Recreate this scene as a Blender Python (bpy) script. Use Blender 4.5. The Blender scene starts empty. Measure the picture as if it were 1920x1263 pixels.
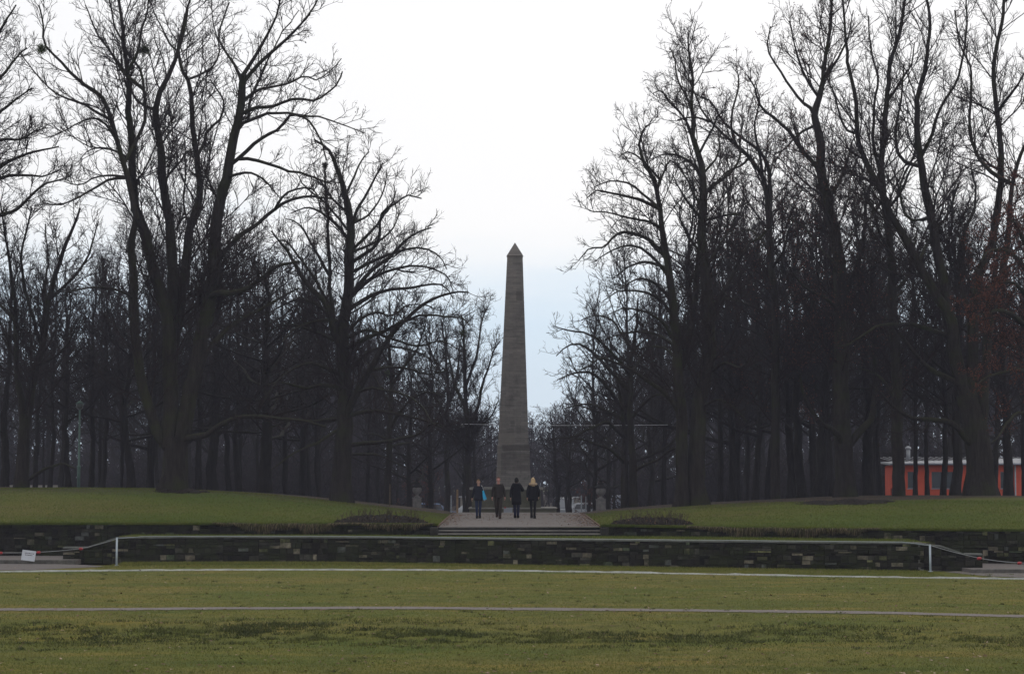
import bpy, bmesh, math, random
import numpy as np
from mathutils import Vector, Matrix
random.seed(5)
rng = np.random.default_rng(11)
R = math.radians
scn = bpy.context.scene

# ------------------------------------------------------------------ camera
FPX = 70.0 / 36.0 * 1920.0
CAMZ = 2.95
TILT = math.atan((905 - 631.5) / FPX)
cam_d = bpy.data.cameras.new('camera')
cam = bpy.data.objects.new('camera', cam_d)
scn.collection.objects.link(cam)
cam_d.lens = 70; cam_d.sensor_width = 36
cam_d.clip_start = 0.5; cam_d.clip_end = 4000
cam.location = (0, 0, CAMZ)
cam.rotation_euler = (math.pi / 2 + TILT, 0, 0)
scn.camera = cam

# ------------------------------------------------------------------ world and sun (overcast winter sky)
SUN_EL, SUN_AZ = 38.0, 12.0
HAZE = 0.00036
world = bpy.data.worlds.new('World'); scn.world = world
world.use_nodes = True
nt = world.node_tree; nt.nodes.clear()
def nn(t, typ, **kw):
    n = t.nodes.new(typ)
    for k, v in kw.items(): setattr(n, k, v)
    return n
wo = nn(nt, 'ShaderNodeOutputWorld'); bg = nn(nt, 'ShaderNodeBackground')
sky = nn(nt, 'ShaderNodeTexSky', sky_type='NISHITA', sun_disc=False)
sky.sun_elevation = R(SUN_EL); sky.sun_rotation = R(SUN_AZ)
sky.air_density = 1.0; sky.dust_density = 2.0; sky.ozone_density = 1.5
WS = 0.1
geo = nn(nt, 'ShaderNodeTexCoord'); sep = nn(nt, 'ShaderNodeSeparateXYZ')
nt.links.new(geo.outputs['Generated'], sep.inputs[0])
mp = nn(nt, 'ShaderNodeMapping'); mp.inputs['Scale'].default_value = (3, 3, 22)
nt.links.new(geo.outputs['Generated'], mp.inputs[0])
nz = nn(nt, 'ShaderNodeTexNoise'); nz.inputs['Scale'].default_value = 1.6; nz.inputs['Detail'].default_value = 5
nt.links.new(mp.outputs[0], nz.inputs['Vector'])
# cloud cover: solid overhead, torn open just above the horizon
ma = nn(nt, 'ShaderNodeMath', operation='MULTIPLY_ADD'); ma.inputs[1].default_value = 0.07; 
nt.links.new(nz.outputs['Fac'], ma.inputs[0]); nt.links.new(sep.outputs['Z'], ma.inputs[2])
mr = nn(nt, 'ShaderNodeMapRange', interpolation_type='SMOOTHERSTEP')
mr.inputs['From Min'].default_value = 0.105; mr.inputs['From Max'].default_value = 0.185
mr.inputs['To Min'].default_value = 0.0; mr.inputs['To Max'].default_value = 1.0
nt.links.new(ma.outputs[0], mr.inputs['Value'])
cl = nn(nt, 'ShaderNodeMix', data_type='RGBA')
cl.inputs['A'].default_value = (6.9, 8.5, 10.0, 1)
cl.inputs['B'].default_value = (10.4, 10.35, 10.4, 1)
nt.links.new(mr.outputs[0], cl.inputs['Factor'])
mx = nn(nt, 'ShaderNodeMix', data_type='RGBA'); mx.inputs['Factor'].default_value = 0.9
nt.links.new(sky.outputs[0], mx.inputs['A']); nt.links.new(cl.outputs['Result'], mx.inputs['B'])
nt.links.new(mx.outputs['Result'], bg.inputs['Color']); bg.inputs['Strength'].default_value = WS
nt.links.new(bg.outputs[0], wo.inputs['Surface'])

sd = bpy.data.lights.new('sun', 'SUN'); so = bpy.data.objects.new('sun', sd)
scn.collection.objects.link(so)
sd.energy = 0.5; sd.angle = R(25); sd.color = (1, 0.96, 0.9)
saz = R(SUN_AZ)
sdir = Vector((math.sin(saz) * math.cos(R(SUN_EL)), math.cos(saz) * math.cos(R(SUN_EL)), math.sin(R(SUN_EL))))
so.rotation_euler = sdir.to_track_quat('Z', 'Y').to_euler()
so.location = (0, 0, 60)

vs = scn.view_settings
vs.view_transform = 'Standard'; vs.look = 'None'; vs.exposure = 0.0; vs.gamma = 1.0; vs.use_curve_mapping = False

# ------------------------------------------------------------------ pixel (1920 wide photo) -> place in the world
FW = np.array([0, math.cos(TILT), math.sin(TILT)]); UP = np.array([0, -math.sin(TILT), math.cos(TILT)])
def ray(px, py):
    u = (px - 960) / FPX; v = (631.5 - py) / FPX
    return np.array([u, 0, 0]) + v * UP + FW
def P(px, py, d):
    r = ray(px, py); s = d / r[1]
    return np.array([r[0] * s, d, CAMZ + r[2] * s])
def G(px, py, z):
    r = ray(px, py); s = (z - CAMZ) / r[2]
    return np.array([r[0] * s, r[1] * s, z])

# ------------------------------------------------------------------ helpers
def tag(o, label=None, cat=None, group=None, kind=None):
    if label: o['label'] = label
    if cat: o['category'] = cat
    if group: o['group'] = group
    if kind: o['kind'] = kind
    return o
def link(o, parent=None):
    scn.collection.objects.link(o)
    if parent is not None: o.parent = parent
    return o
def empty(name, loc=(0, 0, 0), rz=0):
    o = bpy.data.objects.new(name, None); link(o)
    o.location = loc; o.rotation_euler.z = rz; o.empty_display_size = 0.3
    return o
def np_mesh(name, V, F, mat, smooth=True, cols=None):
    """V (n,3); F (m,k) faces of one size, or a list of such arrays."""
    V = np.asarray(V, dtype=np.float32)
    Fs = F if isinstance(F, list) else [F]
    me = bpy.data.meshes.new(name)
    me.vertices.add(len(V)); me.vertices.foreach_set('co', V.ravel())
    loops = np.concatenate([np.asarray(f).ravel() for f in Fs]).astype(np.int32)
    tot = np.concatenate([np.full(len(f), np.asarray(f).shape[1]) for f in Fs]).astype(np.int32)
    st = np.concatenate([[0], np.cumsum(tot)[:-1]]).astype(np.int32)
    me.loops.add(len(loops)); me.loops.foreach_set('vertex_index', loops)
    me.polygons.add(len(tot)); me.polygons.foreach_set('loop_start', st)
    try: me.polygons.foreach_set('loop_total', tot)
    except Exception: pass
    me.polygons.foreach_set('use_smooth', np.full(len(tot), smooth, dtype=bool))
    if cols is not None:
        a = me.color_attributes.new('tint', 'FLOAT_COLOR', 'POINT')
        c = np.ones((len(V), 4), dtype=np.float32); c[:, :3] = cols
        a.data.foreach_set('color', c.ravel())
    me.update(calc_edges=True)
    if mat: me.materials.append(mat)
    return me
def np_obj(name, V, F, mat, parent=None, smooth=True, cols=None):
    return link(bpy.data.objects.new(name, np_mesh(name, V, F, mat, smooth, cols)), parent)

class MB:
    """collects boxes, prisms, lathes and tubes into one mesh"""
    def __init__(s): s.bm = bmesh.new()
    def box(s, x0, x1, y0, y1, z0, z1, M=None):
        vs_ = [s.bm.verts.new(Vector(c) if M is None else M @ Vector(c)) for c in
              [(x0,y0,z0),(x1,y0,z0),(x1,y1,z0),(x0,y1,z0),(x0,y0,z1),(x1,y0,z1),(x1,y1,z1),(x0,y1,z1)]]
        for f in [(0,3,2,1),(4,5,6,7),(0,1,5,4),(1,2,6,5),(2,3,7,6),(3,0,4,7)]:
            s.bm.faces.new([vs_[i] for i in f])
        return s
    def hexa(s, b, t):
        v = [s.bm.verts.new(Vector(c)) for c in list(b) + list(t)]
        for f in [(0,3,2,1),(4,5,6,7),(0,1,5,4),(1,2,6,5),(2,3,7,6),(3,0,4,7)]:
            s.bm.faces.new([v[i] for i in f])
        return s
    def lathe(s, prof, n=20, c=(0,0,0), sq=False, rot=0):
        rings = []
        for (r, z) in prof:
            rings.append([s.bm.verts.new((c[0] + r*math.cos(2*math.pi*(i+.5)/n+rot), c[1] + r*math.sin(2*math.pi*(i+.5)/n+rot), c[2]+z)) for i in range(n)])
        for a, b in zip(rings, rings[1:]):
            for i in range(n):
                s.bm.faces.new([a[i], a[(i+1)%n], b[(i+1)%n], b[i]])
        s.bm.faces.new(rings[-1]); s.bm.faces.new(list(reversed(rings[0])))
        return s
    def tube(s, pts, rad, n=8):
        pts = [Vector(p) for p in pts]
        rad = rad if isinstance(rad, (list, tuple)) else [rad]*len(pts)
        rings = []
        for i, p in enumerate(pts):
            t = (pts[min(i+1, len(pts)-1)] - pts[max(i-1, 0)]).normalized()
            ref = Vector((0,0,1)) if abs(t.z) < .9 else Vector((0,1,0))
            u = t.cross(ref).normalized(); w = t.cross(u)
            rings.append([s.bm.verts.new(p + (u*math.cos(2*math.pi*k/n) + w*math.sin(2*math.pi*k/n))*rad[i]) for k in range(n)])
        for a, b in zip(rings, rings[1:]):
            for i in range(n): s.bm.faces.new([a[i], b[i], b[(i+1)%n], a[(i+1)%n]])
        s.bm.faces.new(rings[0]); s.bm.faces.new(list(reversed(rings[-1])))
        return s
    def ball(s, c, r, sub=2):
        m = Matrix.Translation(Vector(c)) @ Matrix.Diagonal((r if isinstance(r,(int,float)) else r[0], r if isinstance(r,(int,float)) else r[1], r if isinstance(r,(int,float)) else r[2], 1))
        bmesh.ops.create_icosphere(s.bm, subdivisions=sub, radius=1, matrix=m)
        return s
    def build(s, name, mat, parent=None, smooth=False, bevel=0):
        if bevel:
            bmesh.ops.bevel(s.bm, geom=s.bm.edges[:], offset=bevel, segments=1, affect='EDGES')
        bmesh.ops.recalc_face_normals(s.bm, faces=s.bm.faces[:])
        me = bpy.data.meshes.new(name); s.bm.to_mesh(me); s.bm.free()
        for p in me.polygons: p.use_smooth = smooth
        if mat: me.materials.append(mat)
        return link(bpy.data.objects.new(name, me), parent)

# ------------------------------------------------------------------ materials
def mat_new(name, rough=0.9, spec=0.2):
    m = bpy.data.materials.new(name); m.use_nodes = True
    t = m.node_tree; t.nodes.clear()
    o = nn(t, 'ShaderNodeOutputMaterial'); b = nn(t, 'ShaderNodeBsdfPrincipled')
    b.inputs['Roughness'].default_value = rough
    b.inputs['Specular IOR Level'].default_value = spec
    t.links.new(b.outputs[0], o.inputs['Surface'])
    return m, t, b
def noise(t, scale, detail=4, coord='Object', stretch=None, rough=0.6):
    tc = nn(t, 'ShaderNodeTexCoord'); n = nn(t, 'ShaderNodeTexNoise')
    n.inputs['Scale'].default_value = scale; n.inputs['Detail'].default_value = detail; n.inputs['Roughness'].default_value = rough
    if stretch:
        m = nn(t, 'ShaderNodeMapping'); m.inputs['Scale'].default_value = stretch
        t.links.new(tc.outputs[coord], m.inputs[0]); t.links.new(m.outputs[0], n.inputs['Vector'])
    else: t.links.new(tc.outputs[coord], n.inputs['Vector'])
    return n
def ramp(t, src, stops):
    r = nn(t, 'ShaderNodeValToRGB'); e = r.color_ramp.elements
    while len(e) < len(stops): e.new(0.5)
    for i, (p, c) in enumerate(stops):
        e[i].position = p; e[i].color = (c[0], c[1], c[2], 1)
    t.links.new(src, r.inputs[0]); return r
def mixc(t, fac, a, b, mode='MIX'):
    m = nn(t, 'ShaderNodeMix', data_type='RGBA', blend_type=mode)
    for k, v in (('Factor', fac), ('A', a), ('B', b)):
        if hasattr(v, 'links') or hasattr(v, 'is_linked'): t.links.new(v, m.inputs[k])
        elif k == 'Factor': m.inputs[k].default_value = v
        else: m.inputs[k].default_value = (v[0], v[1], v[2], 1)
    return m.outputs['Result']
def bump(t, b, src, strength=0.5, dist=0.02):
    n = nn(t, 'ShaderNodeBump'); n.inputs['Strength'].default_value = strength; n.inputs['Distance'].default_value = dist
    t.links.new(src, n.inputs['Height']); t.links.new(n.outputs[0], b.inputs['Normal'])
def simple(name, c1, c2=None, scale=8, rough=0.85, spec=0.2, bmp=0, metal=0):
    m, t, b = mat_new(name, rough, spec)
    c2 = c2 or tuple(x*0.7 for x in c1)
    n = noise(t, scale, 5)
    r = ramp(t, n.outputs['Fac'], [(0.3, c2), (0.7, c1)])
    t.links.new(r.outputs[0], b.inputs['Base Color']); b.inputs['Metallic'].default_value = metal
    if bmp: bump(t, b, n.outputs['Fac'], bmp, 0.03)
    return m

def bark_material(name, base, dark, moss, moss_amt, leafy=0):
    m, t, b = mat_new(name, 0.95, 0.1)
    n1 = noise(t, 8, 6, stretch=(1, 1, 0.14), rough=.7); n2 = noise(t, 0.7, 3)
    c = ramp(t, n1.outputs['Fac'], [(0.32, dark), (0.68, base)])
    mm = ramp(t, n2.outputs['Fac'], [(0.48, (0,0,0)), (0.66, (moss_amt,)*3)])
    gm = nn(t, 'ShaderNodeNewGeometry'); sz = nn(t, 'ShaderNodeSeparateXYZ'); t.links.new(gm.outputs['Normal'], sz.inputs[0])
    up_ = nn(t, 'ShaderNodeMapRange'); up_.inputs['From Min'].default_value = .35; up_.inputs['From Max'].default_value = .85; up_.inputs['To Max'].default_value = moss_amt; t.links.new(sz.outputs['Z'], up_.inputs['Value'])
    mxm = nn(t, 'ShaderNodeMath', operation='MAXIMUM'); t.links.new(mm.outputs[0], mxm.inputs[0]); t.links.new(up_.outputs[0], mxm.inputs[1])
    t.links.new(mixc(t, mxm.outputs[0], c.outputs[0], moss), b.inputs['Base Color'])
    bump(t, b, n1.outputs['Fac'], 1.0, 0.09)
    return m
M_bark = bark_material('bark', (.038,.032,.028), (.014,.012,.011), (.032,.036,.014), .7)
M_bark2 = bark_material('bark_dark', (.030,.026,.024), (.012,.011,.010), (.022,.024,.011), .4)
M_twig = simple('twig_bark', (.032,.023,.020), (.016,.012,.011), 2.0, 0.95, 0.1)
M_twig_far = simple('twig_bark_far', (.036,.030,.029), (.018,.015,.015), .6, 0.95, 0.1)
M_leafred = simple('withered_leaf', (.15,.045,.026), (.055,.022,.014), 3.0, 0.8)
M_seed = simple('withered_seed', (.045,.026,.020), (.022,.014,.012), 3.0, 0.9)
M_mist = simple('mistletoe_leaf', (.07,.09,.03), (.03,.045,.015), 12)

def lawn_material():
    m, t, b = mat_new('lawn_grass', 0.95, 0.08)
    big = noise(t, 0.22, 5, stretch=(0.55, 1.0, 1)); mid = noise(t, 1.6, 6, stretch=(.7,1,1), rough=.7); fine = noise(t, 14, 6, rough=.8)
    a = ramp(t, big.outputs['Fac'], [(0.33, (0.090,0.116,0.024)), (0.5, (0.128,0.130,0.032)), (0.68, (0.170,0.147,0.044))])
    bb = ramp(t, mid.outputs['Fac'], [(0.3, (.62,.66,.6)), (0.52, (1,1,1)), (0.75, (1.22,1.12,1.0))])
    c = mixc(t, 1.0, a.outputs[0], bb.outputs[0], 'MULTIPLY')
    f = ramp(t, fine.outputs['Fac'], [(0.30, (.42,.42,.40)), (0.5, (.95,.95,.95)), (0.72, (1.5,1.45,1.35))])
    c = mixc(t, 1.0, c, f.outputs[0], 'MULTIPLY')
    pt = noise(t, .55, 6, stretch=(.5, 1.3, 1), rough=.7); pr_ = ramp(t, pt.outputs['Fac'], [(.36, (.78,.84,.76)), (.5, (1,1,1)), (.64, (1.28,1.08,.95))])
    c = mixc(t, 1.0, c, pr_.outputs[0], 'MULTIPLY')
    # muddy, scuffed spots
    mud = noise(t, 0.9, 6, stretch=(.6, 1.2, 1), rough=.75)
    mk = ramp(t, mud.outputs['Fac'], [(0.64, (0,0,0)), (0.72, (.8,.8,.8))])
    c = mixc(t, mk.outputs[0], c, (.055,.042,.032))
    t.links.new(c, b.inputs['Base Color'])
    bump(t, b, fine.outputs['Fac'], 0.8, 0.05)
    return m
M_lawn = lawn_material()
def upper_lawn_material():
    m, t, b = mat_new('upper_lawn_grass', 0.95, 0.08)
    big = noise(t, 0.16, 5, stretch=(0.5, 1.0, 1)); fine = noise(t, 9, 6, rough=.8); mud = noise(t, 0.30, 6, stretch=(.45, 1, 1), rough=.7)
    a = ramp(t, big.outputs['Fac'], [(0.33, (0.062,0.094,0.016)), (0.5, (0.088,0.108,0.021)), (0.70, (0.125,0.110,0.032))])
    f = ramp(t, fine.outputs['Fac'], [(0.30, (.5,.5,.5)), (0.5, (.97,.97,.97)), (0.72, (1.4,1.35,1.25))])
    c = mixc(t, 1.0, a.outputs[0], f.outputs[0], 'MULTIPLY')
    wn = noise(t, .55, 7, stretch=(.35, 1.1, 1), rough=.75); wk = ramp(t, wn.outputs['Fac'], [(.55, (0,0,0)), (.70, (.75,.75,.75))])
    c = mixc(t, wk.outputs[0], c, (.085,.062,.036))
    # bare earth and leaf mould under the trees behind the crest of the mounds
    tc = nn(t, 'ShaderNodeTexCoord'); s = nn(t, 'ShaderNodeSeparateXYZ'); t.links.new(tc.outputs['Object'], s.inputs[0])
    q = nn(t, 'ShaderNodeMath', operation='MULTIPLY_ADD'); q.inputs[1].default_value = 9.0
    t.links.new(mud.outputs['Fac'], q.inputs[0]); t.links.new(s.outputs['Y'], q.inputs[2])
    k = nn(t, 'ShaderNodeMapRange'); k.inputs['From Min'].default_value = 93.5; k.inputs['From Max'].default_value = 96.5
    t.links.new(q.outputs[0], k.inputs['Value'])
    c = mixc(t, k.outputs[0], c, (.050,.040,.030))
    t.links.new(c, b.inputs['Base Color'])
    bump(t, b, fine.outputs['Fac'], 0.8, 0.05)
    return m
M_uplawn = upper_lawn_material()
def blade_material(name, c1, c2, c3):
    m, t, b = mat_new(name, 0.9, 0.1)
    n = noise(t, 1.1, 4, stretch=(.6, 1, 1)); f = noise(t, 30, 2)
    a = ramp(t, n.outputs['Fac'], [(0.40, c1), (0.60, c2)])
    k = ramp(t, f.outputs['Fac'], [(0.52, (0,0,0)), (0.7, (.8,.8,.8))])
    t.links.new(mixc(t, k.outputs[0], a.outputs[0], c3), b.inputs['Base Color'])
    return m
M_blade = blade_material('grass_blade', (0.089,0.115,0.022), (0.148,0.147,0.034), (0.252,0.196,0.069))
M_blade_up = blade_material('grass_blade_upper', (0.065,0.098,0.014), (0.101,0.120,0.020), (0.169,0.134,0.043))
M_blade_dark = blade_material('grass_blade_dark', (0.050,0.062,0.022), (0.094,0.108,0.031), (0.075,0.050,0.029))
M_dry = blade_material('dry_grass', (0.090,0.064,0.031), (0.173,0.123,0.058), (0.225,0.161,0.078))
M_strand, t_s, b_s = mat_new('grass_strand', .9, .1)
a_s = nn(t_s, 'ShaderNodeAttribute', attribute_name='tint'); t_s.links.new(a_s.outputs['Color'], b_s.inputs['Base Color'])
M_gravel = simple('gravel', (.185,.168,.158), (.10,.088,.082), 22, 0.95, 0.1, 0.5)
M_trail = simple('trail_gravel', (.215,.19,.175), (.11,.095,.082), 16, 0.95, 0.1, 0.4)
M_soil = simple('soil', (.024,.019,.016), (.009,.007,.006), 9, 0.95, 0.1, 0.8)
M_riser = simple('riser_stone', (.035,.033,.029), (.014,.013,.011), 5, .9, .2, .3)
M_kerb = simple('kerb_paint', (.62,.62,.60), (.36,.36,.35), 3.0, 0.8, 0.2)
M_step = simple('step_stone', (.135,.125,.115), (.060,.056,.050), 5, 0.85, 0.3, 0.3)
M_tread = simple('tread_stone', (.25,.235,.215), (.14,.13,.12), 3, .8, .3, .2)
M_coping = simple('coping_stone', (.13,.135,.125), (.045,.05,.04), 2.4, 0.75, 0.35, 0.3)
M_leaf = simple('fallen_leaf', (.19,.105,.065), (.075,.045,.03), 40, 0.85)
M_leafpale = simple('pale_fallen_leaf', (.42,.33,.24), (.2,.13,.09), 40, 0.85)

def stone_material():
    m, t, b = mat_new('wall_stone', 0.92, 0.15)
    at = nn(t, 'ShaderNodeAttribute', attribute_name='tint')
    n = noise(t, 7, 6, rough=.7); n2 = noise(t, 1.3, 5, rough=.65)
    f = ramp(t, n.outputs['Fac'], [(0.3, (.45,.45,.45)), (0.5, (.9,.9,.9)), (0.7, (1.45,1.42,1.38))])
    c = mixc(t, 1.0, at.outputs['Color'], f.outputs[0], 'MULTIPLY')
    k = ramp(t, n2.outputs['Fac'], [(0.46, (0,0,0)), (0.6, (.85,.85,.85))])
    c = mixc(t, k.outputs[0], c, (.024,.028,.012))
    t.links.new(c, b.inputs['Base Color']); bump(t, b, n.outputs['Fac'], 0.8, 0.03)
    return m
M_stone = stone_material()
M_joint = simple('wall_joint', (.020,.018,.013), (.010,.009,.008), 5)

# ------------------------------------------------------------------ plan of the terraces (taken off the photograph)
def pl(xs, ys):
    xs = np.array(xs, float); ys = np.array(ys, float)
    return lambda x: np.interp(x, xs, ys)
def smooth_path(pts, n=8):
    pts = np.array(pts, float); out = []
    ext = np.vstack([2*pts[0]-pts[1], pts, 2*pts[-1]-pts[-2]])
    for i in range(1, len(ext)-2):
        p0, p1, p2, p3 = ext[i-1], ext[i], ext[i+1], ext[i+2]
        for k in range(n):
            s = k / n
            out.append(0.5*((2*p1) + (-p0+p2)*s + (2*p0-5*p1+4*p2-p3)*s*s + (-p0+3*p1-3*p2+p3)*s**3))
    out.append(ext[-2]); return np.array(out)

# upper wall (front face line, top height)
UW = [(-260,983,79),(0,983,78.3),(300,983,78),(600,983.5,77.4),(822,984.5,76.9),(1125,986,76.3),(1320,990,75),(1600,993,72.6),(1920,995.5,70.2),(2180,998,68)]
uw_pts = np.array([P(*a) for a in UW])
uw_y = pl(uw_pts[:,0], uw_pts[:,1]); uw_z = pl(uw_pts[:,0], uw_pts[:,2])
crest = [(-700,908),(-300,912),(0,915),(150,916),(330,919),(430,923),(500,928),(570,935),(640,944),(740,955),(830,965),(1100,965),(1200,957),(1300,949),(1450,941),(1600,935),(1720,931),(1840,929),(1920,931),(2200,935),(2600,938)]
DC = 92.0
cr = np.array([P(a, b, DC) for a, b in crest])
# round the crest line off
cxs = np.linspace(-45, 45, 181); czs = np.interp(cxs, cr[:,0], cr[:,2])
ker = np.hanning(13); ker /= ker.sum(); czs = np.convolve(np.pad(czs, 6, mode='edge'), ker, mode='valid')
crest_z = lambda x: np.interp(x, cxs, czs)
def sstep(s): s = np.clip(s, 0, 1); return s*s*(3-2*s)
def wob(x, y):
    return 0.02*np.sin(x*.31+y*.27)+0.015*np.sin(x*.57-y*.21+1)+0.008*np.sin(1.3*x+.9*y)
PX0, PX1 = P(822, 989, 76.5)[0], P(1125, 989, 76.5)[0]
def H_up(x, y):
    x = np.asarray(x, float); y = np.asarray(y, float)
    yw = uw_y(x); zw = uw_z(x); zc = crest_z(x)
    s = (y - yw) / (DC - yw)
    z = zw + (zc - zw) * (0.35*np.clip(s,0,1) + 0.65*sstep(s))
    z = z + wob(x, y) * np.clip((y-yw)/3, 0, 1)
    # path strip is level across
    inside = 1 - np.clip((np.abs(x - (PX0+PX1)/2) - (PX1-PX0)/2) / 1.2, 0, 1)
    zp = 1.262 + (1.44 - 1.262) * np.clip((y-76.5)/15, 0, 1)
    inside = inside * np.clip(1, 0, 1)
    z = z*(1-inside) + zp*inside
    # behind the crest the ground falls away again
    fall = sstep((y - 100) / 60.0)
    side = np.clip(np.abs(x) / 30, 0, 1)
    low = -0.45*(1-side) + 0.5*side
    return z*(1-fall) + low*fall
def H_low(x, y):
    x = np.asarray(x, float); y = np.asarray(y, float)
    yb = 43.0 + 0.35*np.sin(x*.35) 
    b = -0.20 * sstep((yb - y)/3.2)
    return b + 0.4*wob(x, y) * np.clip((64-y)/6, 0, 1)

def grid(xs, ys, H, name, mat):
    X, Y = np.meshgrid(xs, ys); Z = H(X, Y)
    V = np.stack([X, Y, Z], -1).reshape(-1, 3); w = len(xs); h = len(ys)
    i = np.arange(h-1)[:,None]*w + np.arange(w-1)[None,:]
    F = np.stack([i, i+1, i+w+1, i+w], -1).reshape(-1, 4)
    return V, F
# lower lawn: one sheet running on to the horizon (it dives under the terrace)
xs = np.concatenate([[-1500,-600,-200,-80], np.linspace(-40,40,241), [80,200,600,1500]])
ys = np.concatenate([[-300,-60,0,15], np.linspace(24,72,193), [76,90,120,200,400,900,2500]])
def H_base(x, y):
    return H_low(x, y) - np.where(y > 74, 1.6, 0.0)
V, F = grid(xs, ys, H_base, 'g', None)
tag(np_obj('ground', V, F, M_lawn), 'mown lawn in the foreground', None, None, 'structure')
# terrace lawn above the upper wall
ts = np.concatenate([np.linspace(0, 26, 105), np.linspace(26.5, 90, 60), [120, 180, 300, 600]])
xs = np.concatenate([[-300,-120,-70], np.linspace(-48,48,321), [70,120,300]])
X, T = np.meshgrid(xs, ts)
Y = uw_y(X) + T + 0.06
inner = (X > PX0-0.01) & (X < PX1+0.01)
Z = H_up(X, Y)
V = np.stack([X, Y, Z], -1).reshape(-1, 3); w = len(xs); h = len(ts)
i = np.arange(h-1)[:,None]*w + np.arange(w-1)[None,:]
F = np.stack([i, i+1, i+w+1, i+w], -1).reshape(-1, 4)
tag(np_obj('upper_lawn', V, F, M_uplawn), 'grass mounds on the terrace', None, None, 'structure')

def strip(name, cx, z_of, half, mat, kind='structure', label=None, jag=0.0, lift=0.004):
    """flat ribbon on the ground following the points cx (x,y)"""
    c = smooth_path(cx, 24); d = np.gradient(c, axis=0); n = np.stack([-d[:,1], d[:,0]], -1); n /= np.linalg.norm(n, axis=1)[:,None]
    hw = half if np.ndim(half) else np.full(len(c), half)
    j1 = 1 + jag*(rng.random(len(c))-.5); j2 = 1 + jag*(rng.random(len(c))-.5)
    rows = []
    for s in (-1, -.5, 0, .5, 1):
        jj = j1 if s < 0 else j2
        p = c + n*(hw*s*jj)[:,None]
        rows.append(np.stack([p[:,0], p[:,1], z_of(p[:,0], p[:,1]) + lift*(1.0)], -1))
    V = np.stack(rows, 1).reshape(-1, 3); k = 5; m = len(c)
    i = np.arange(m-1)[:,None]*k + np.arange(k-1)[None,:]
    F = np.stack([i, i+1, i+k+1, i+k], -1).reshape(-1, 4)
    return tag(np_obj(name, V, F, mat), label, None, None, kind)

# trodden gravel trail through the lawn
tr = [G(x, y, 0)[:2] for x, y in [(-300,1146),(0,1143),(300,1140.5),(640,1139.5),(960,1141),(1300,1145),(1600,1149),(1920,1154.5),(2200,1159)]]
strip('path', tr, H_low, .45, M_trail, label='narrow trodden gravel trail across the lawn', jag=.35, lift=.012)
# terrace path up to the obelisk
xs = np.linspace(PX0, PX1, 9); ys = np.linspace(76.62, 150, 60)
def Hp(x, y): return H_up(x, y) + 0.006
V, F = grid(xs, ys, lambda x, y: np.where(y < 100.5, H_up((PX0+PX1)/2+0*x, y), H_up(x, y)) + 0.008, 'p', None)
tag(np_obj('gravel_path', V, F, M_gravel), 'gravel walk from the steps to the obelisk', None, None, 'structure')
# gravel aprons in front of the two side stairs
for pts in ([(-300,1071),(-300,1057),(0,1057),(110,1057.5),(160,1059),(200,1062),(120,1065.5),(60,1068.5),(0,1069)],
            [(1770,1072),(1830,1068),(1920,1068.5),(2200,1070),(2200,1087),(1920,1083),(1850,1080)]):
    b = [G(x, y, 0) for x, y in pts]
    V = np.array([(p[0], p[1], .012) for p in b])
    tag(np_obj('gravel', V, [np.array([list(range(len(V)))])], M_gravel), 'gravel apron before the side stairs', None, None, 'structure')

# white edging kerb
def ribbon_box(pts, w, h, z0, name, mat, parent=None, jig=0.0):
    """square bar following pts (x,y)"""
    c = smooth_path(pts, 16); d = np.gradient(c, axis=0); n = np.stack([-d[:,1], d[:,0]], -1); n /= np.linalg.norm(n, axis=1)[:,None]
    hz = h if np.ndim(h) else np.full(len(c), h); zz = z0 if np.ndim(z0) else np.full(len(c), z0)
    j = jig*(rng.random(len(c))-.5)
    r = [np.c_[c - n*w/2, zz], np.c_[c + n*w/2, zz], np.c_[c + n*w/2, zz+hz+j], np.c_[c - n*w/2, zz+hz+j]]
    V = np.stack(r, 1).reshape(-1, 3); m = len(c); F = []
    for a in range(4):
        b = (a+1) % 4; i = np.arange(m-1)*4
        F.append(np.stack([i+a, i+4+a, i+4+b, i+b], -1))
    F = np.concatenate(F); F = np.vstack([F, [[0,1,2,3]], [[(m-1)*4+3,(m-1)*4+2,(m-1)*4+1,(m-1)*4]]])
    return np_obj(name, V, F, mat, parent, smooth=False)
kb = [G(x, y, 0)[:2] for x, y in [(-300,1074),(0,1072),(300,1069.5),(600,1068.5),(960,1070.5),(1300,1076),(1600,1081.5),(1920,1086),(2200,1090)]]
k = ribbon_box(kb, .10, .055, -.01, 'kerb', M_kerb, jig=.03)
tag(k, 'long white painted edging kerb between lawn and stone wall', 'kerb')

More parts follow.
